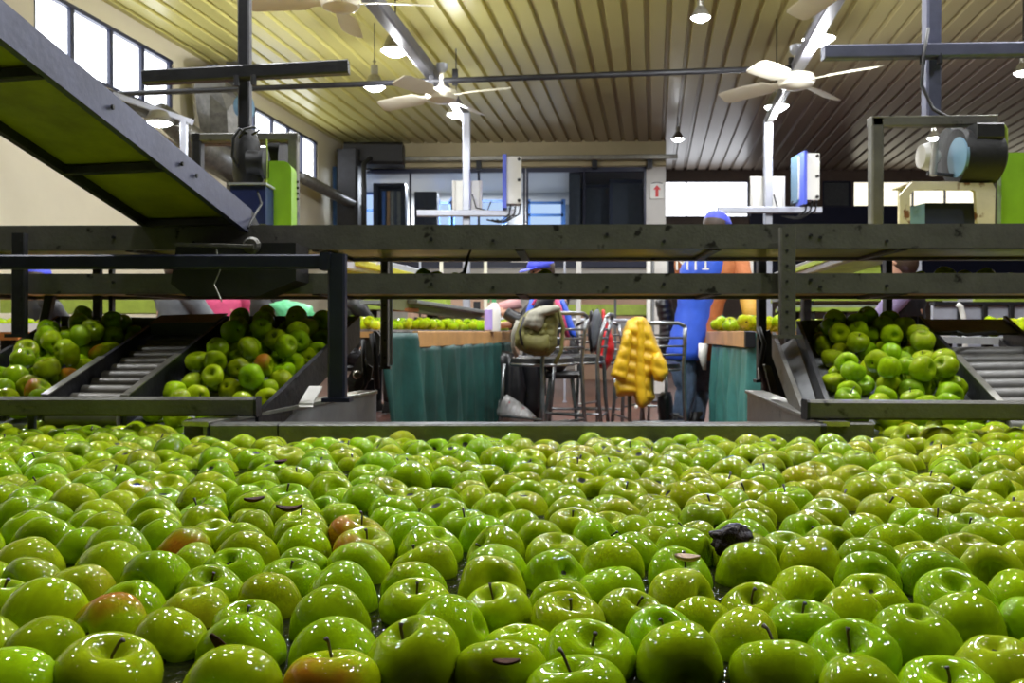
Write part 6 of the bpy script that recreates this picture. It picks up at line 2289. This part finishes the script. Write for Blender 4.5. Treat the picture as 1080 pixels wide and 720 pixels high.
# 2: seated worker at the left bench
Y = 6.7
J = {'head': P(570, 287, Y), 'neck': P(575, 303, Y), 'chest': P(583, 325, Y), 'pelvis': P(592, 370, Y),
     'shR': P(592, 315, Y + .17), 'elR': P(560, 338, Y + .2), 'wrR': P(538, 342, Y + .1), 'haR': P(526, 343, Y + .08),
     'shL': P(572, 316, Y - .17), 'elL': P(552, 340, Y - .22), 'wrL': P(534, 330, Y - .18), 'haL': P(524, 326, Y - .16),
     'hiR': P(590, 372, Y + .1), 'knR': P(562, 374, Y + .1), 'anR': P(562, 430, Y + .1), 'hiL': P(590, 372, Y - .1), 'knL': P(560, 375, Y - .12), 'anL': P(560, 430, Y - .12)}
for k in ('anR', 'anL'):
    J[k].z = .10
w2 = person('seated worker in a blue cap, black jacket and blue vest reaching over the left bench', J, (-.75, -.45, -.15), {'top': 'blackcloth', 'sleeve': 'blackcloth', 'legs': 'blackcloth'}, cap='capblue')
inflate([(589, 316), (595, 314), (601, 328), (607, 345), (609, 358), (600, 356), (592, 340)], Y - .3, .08, 1.8).build('vest_side', MT['vest'], w2, smooth=True)
MB().tube([P(587, 316, Y - .38), P(592, 330, Y - .4), P(599, 356, Y - .38)], .016, 8).build('pink_piping', MT['pink'], w2, smooth=True)
MB().tube([P(563, 314, Y - .33), P(558, 328, Y - .36), P(555, 345, Y - .36)], .022, 8).build('vest_edge', MT['vest'], w2, smooth=True)
MB().tube([P(566, 312, Y - .33), P(561, 322, Y - .36)], .013, 8).build('pink_piping', MT['pink'], w2, smooth=True)
MB().tube([P(549, 318, Y - .1), P(536, 322, Y - .1), P(524, 325, Y - .12)], [.05, .042, .035], 12).build('rolled_sleeve', mat('pale_pink_knit', (.62, .33, .33), .7), w2, smooth=True)


def seated(px, Y, dz, face, clothes, label, cap=None, gloves=None, lean=0, reach=((-18, 8), (18, 8)), hair=True):
    k = F / Y
    c = (px - 540) / F * Y
    f = Vector(face).normalized()
    s = f.cross(V(0, 0, 1)).normalized()
    pz = .55 + dz
    pe = V(c, Y, pz)
    ch = V(c, Y, pz + .36) + V(f.x, f.y, 0) * lean
    ne = ch + V(0, 0, .14) + V(f.x, f.y, 0) * lean * .3
    hd = ne + V(0, 0, .13) + V(f.x, f.y, 0) * .03
    J = {'head': hd, 'neck': ne, 'chest': ch, 'pelvis': pe}
    fh = V(f.x, f.y, 0).normalized()
    for n_, sg in (('R', 1), ('L', -1)):
        J['sh' + n_] = ch + s * .18 * sg + V(0, 0, .07)
        J['el' + n_] = ch + s * .23 * sg + fh * .16 - V(0, 0, .16)
        J['wr' + n_] = ch + s * .16 * sg + fh * .38 - V(0, 0, .20)
        J['ha' + n_] = ch + s * .12 * sg + fh * .47 - V(0, 0, .22)
        J['hi' + n_] = pe + s * .09 * sg
        J['kn' + n_] = pe + s * .12 * sg + fh * .38 - V(0, 0, .02)
        J['an' + n_] = V(pe.x, pe.y, .08) + s * .12 * sg + fh * .38
    return person(label, J, face, clothes, cap=cap, gloves=gloves, hair=hair)


seated(232, 7.6, .06, (-.5, .8, 0), {'top': 'pink', 'legs': 'blackcloth'}, 'worker in a bright pink fleece bent over the conveyor behind the brown roller lane')
seated(278, 8.7, .06, (.3, .9, 0), {'top': 'blackcloth', 'legs': 'blackcloth'}, 'worker in black beside the pink clad one, behind the middle left chute')
seated(186, 6.5, .02, (.6, .7, 0), {'top': 'greycloth', 'legs': 'blackcloth'}, 'worker in dark grey left of the pink clad one', gloves='offwhite')
seated(37, 7.5, .0, (.4, .8, 0), {'top': 'blackcloth', 'legs': 'blackcloth'}, 'worker in a blue cap glimpsed between the rails at the far left', cap='capblue')
seated(365, 8.0, .0, (.7, .6, 0), {'top': 'blackcloth', 'legs': 'blackcloth'}, 'worker in black with a blue glove behind the navy post', gloves='vest')
seated(955, 6.0, .02, (-.8, .5, 0), {'top': 'blackcloth', 'sleeve': 'lilac', 'legs': 'blackcloth', }, 'worker with lilac sleeves and dark jacket behind the broad right chute')
# stools for those seated
st = thing('work_stool', 'x', 'stool', (0, 0, 0))
MB().lathe([(.02, .40), (.16, .40), (.17, .43), (.15, .45), (.01, .455)], 24).build('seat', MT['black'], st, smooth='auto')
for k in range(4):
    a = k * PI / 2 + .7
    MB().tube([(.11 * math.cos(a), .11 * math.sin(a), .405), (.18 * math.cos(a), .18 * math.sin(a), 0)], .013, 8).build('leg', MT['chrome'], st)
for i, (px, Y, lb) in enumerate(((592, 6.7, 'stool under the seated worker with the blue cap'), (232, 7.6, 'stool under the pink clad worker'), (278, 8.7, 'stool under the worker in black beside the pink clad one'), (186, 6.5, 'stool under the worker in dark grey'),
                                 (37, 7.5, 'stool under the far left worker with blue cap'), (365, 8.0, 'stool under the worker behind the navy post'), (955, 6.0, 'stool under the worker with lilac sleeves'))):
    o = st if i == 0 else copy_tree(st)
    q = P(px, 400, Y)
    o.location = (q.x, Y, 0)
    props(o, lb, 'stool', 'stools of the seated workers')

# ================================================================ CAMERA, WORLD, VIEW
cam = bpy.data.cameras.new('camera')
cam.sensor_width = 36
cam.lens = F / 1080 * 36
cam.clip_start = .02
cam.dof.use_dof = True
cam.dof.focus_distance = 1.15
cam.dof.aperture_fstop = 14
co = bpy.data.objects.new('camera', cam)
C.objects.link(co)
co.location = CAM
co.rotation_euler = (PI / 2 - PITCH, 0, 0)
SC.camera = co
wd = bpy.data.worlds.new('world')
SC.world = wd
wd.use_nodes = True
wd.node_tree.nodes['Background'].inputs[0].default_value = (.75, .82, .95, 1)
wd.node_tree.nodes['Background'].inputs[1].default_value = .6
SC.view_settings.view_transform = 'Standard'
SC.view_settings.look = 'None'
SC.view_settings.gamma = 1
SC.view_settings.exposure = -1.15
SC.view_settings.use_curve_mapping = False
SC.cycles.max_bounces = 6
SC.cycles.diffuse_bounces = 3
SC.cycles.glossy_bounces = 3
SC.cycles.transparent_max_bounces = 8
SC.cycles.caustics_reflective = False
SC.cycles.caustics_refractive = False
SC.cycles.sample_clamp_indirect = 4
SC.cycles.use_denoising = True
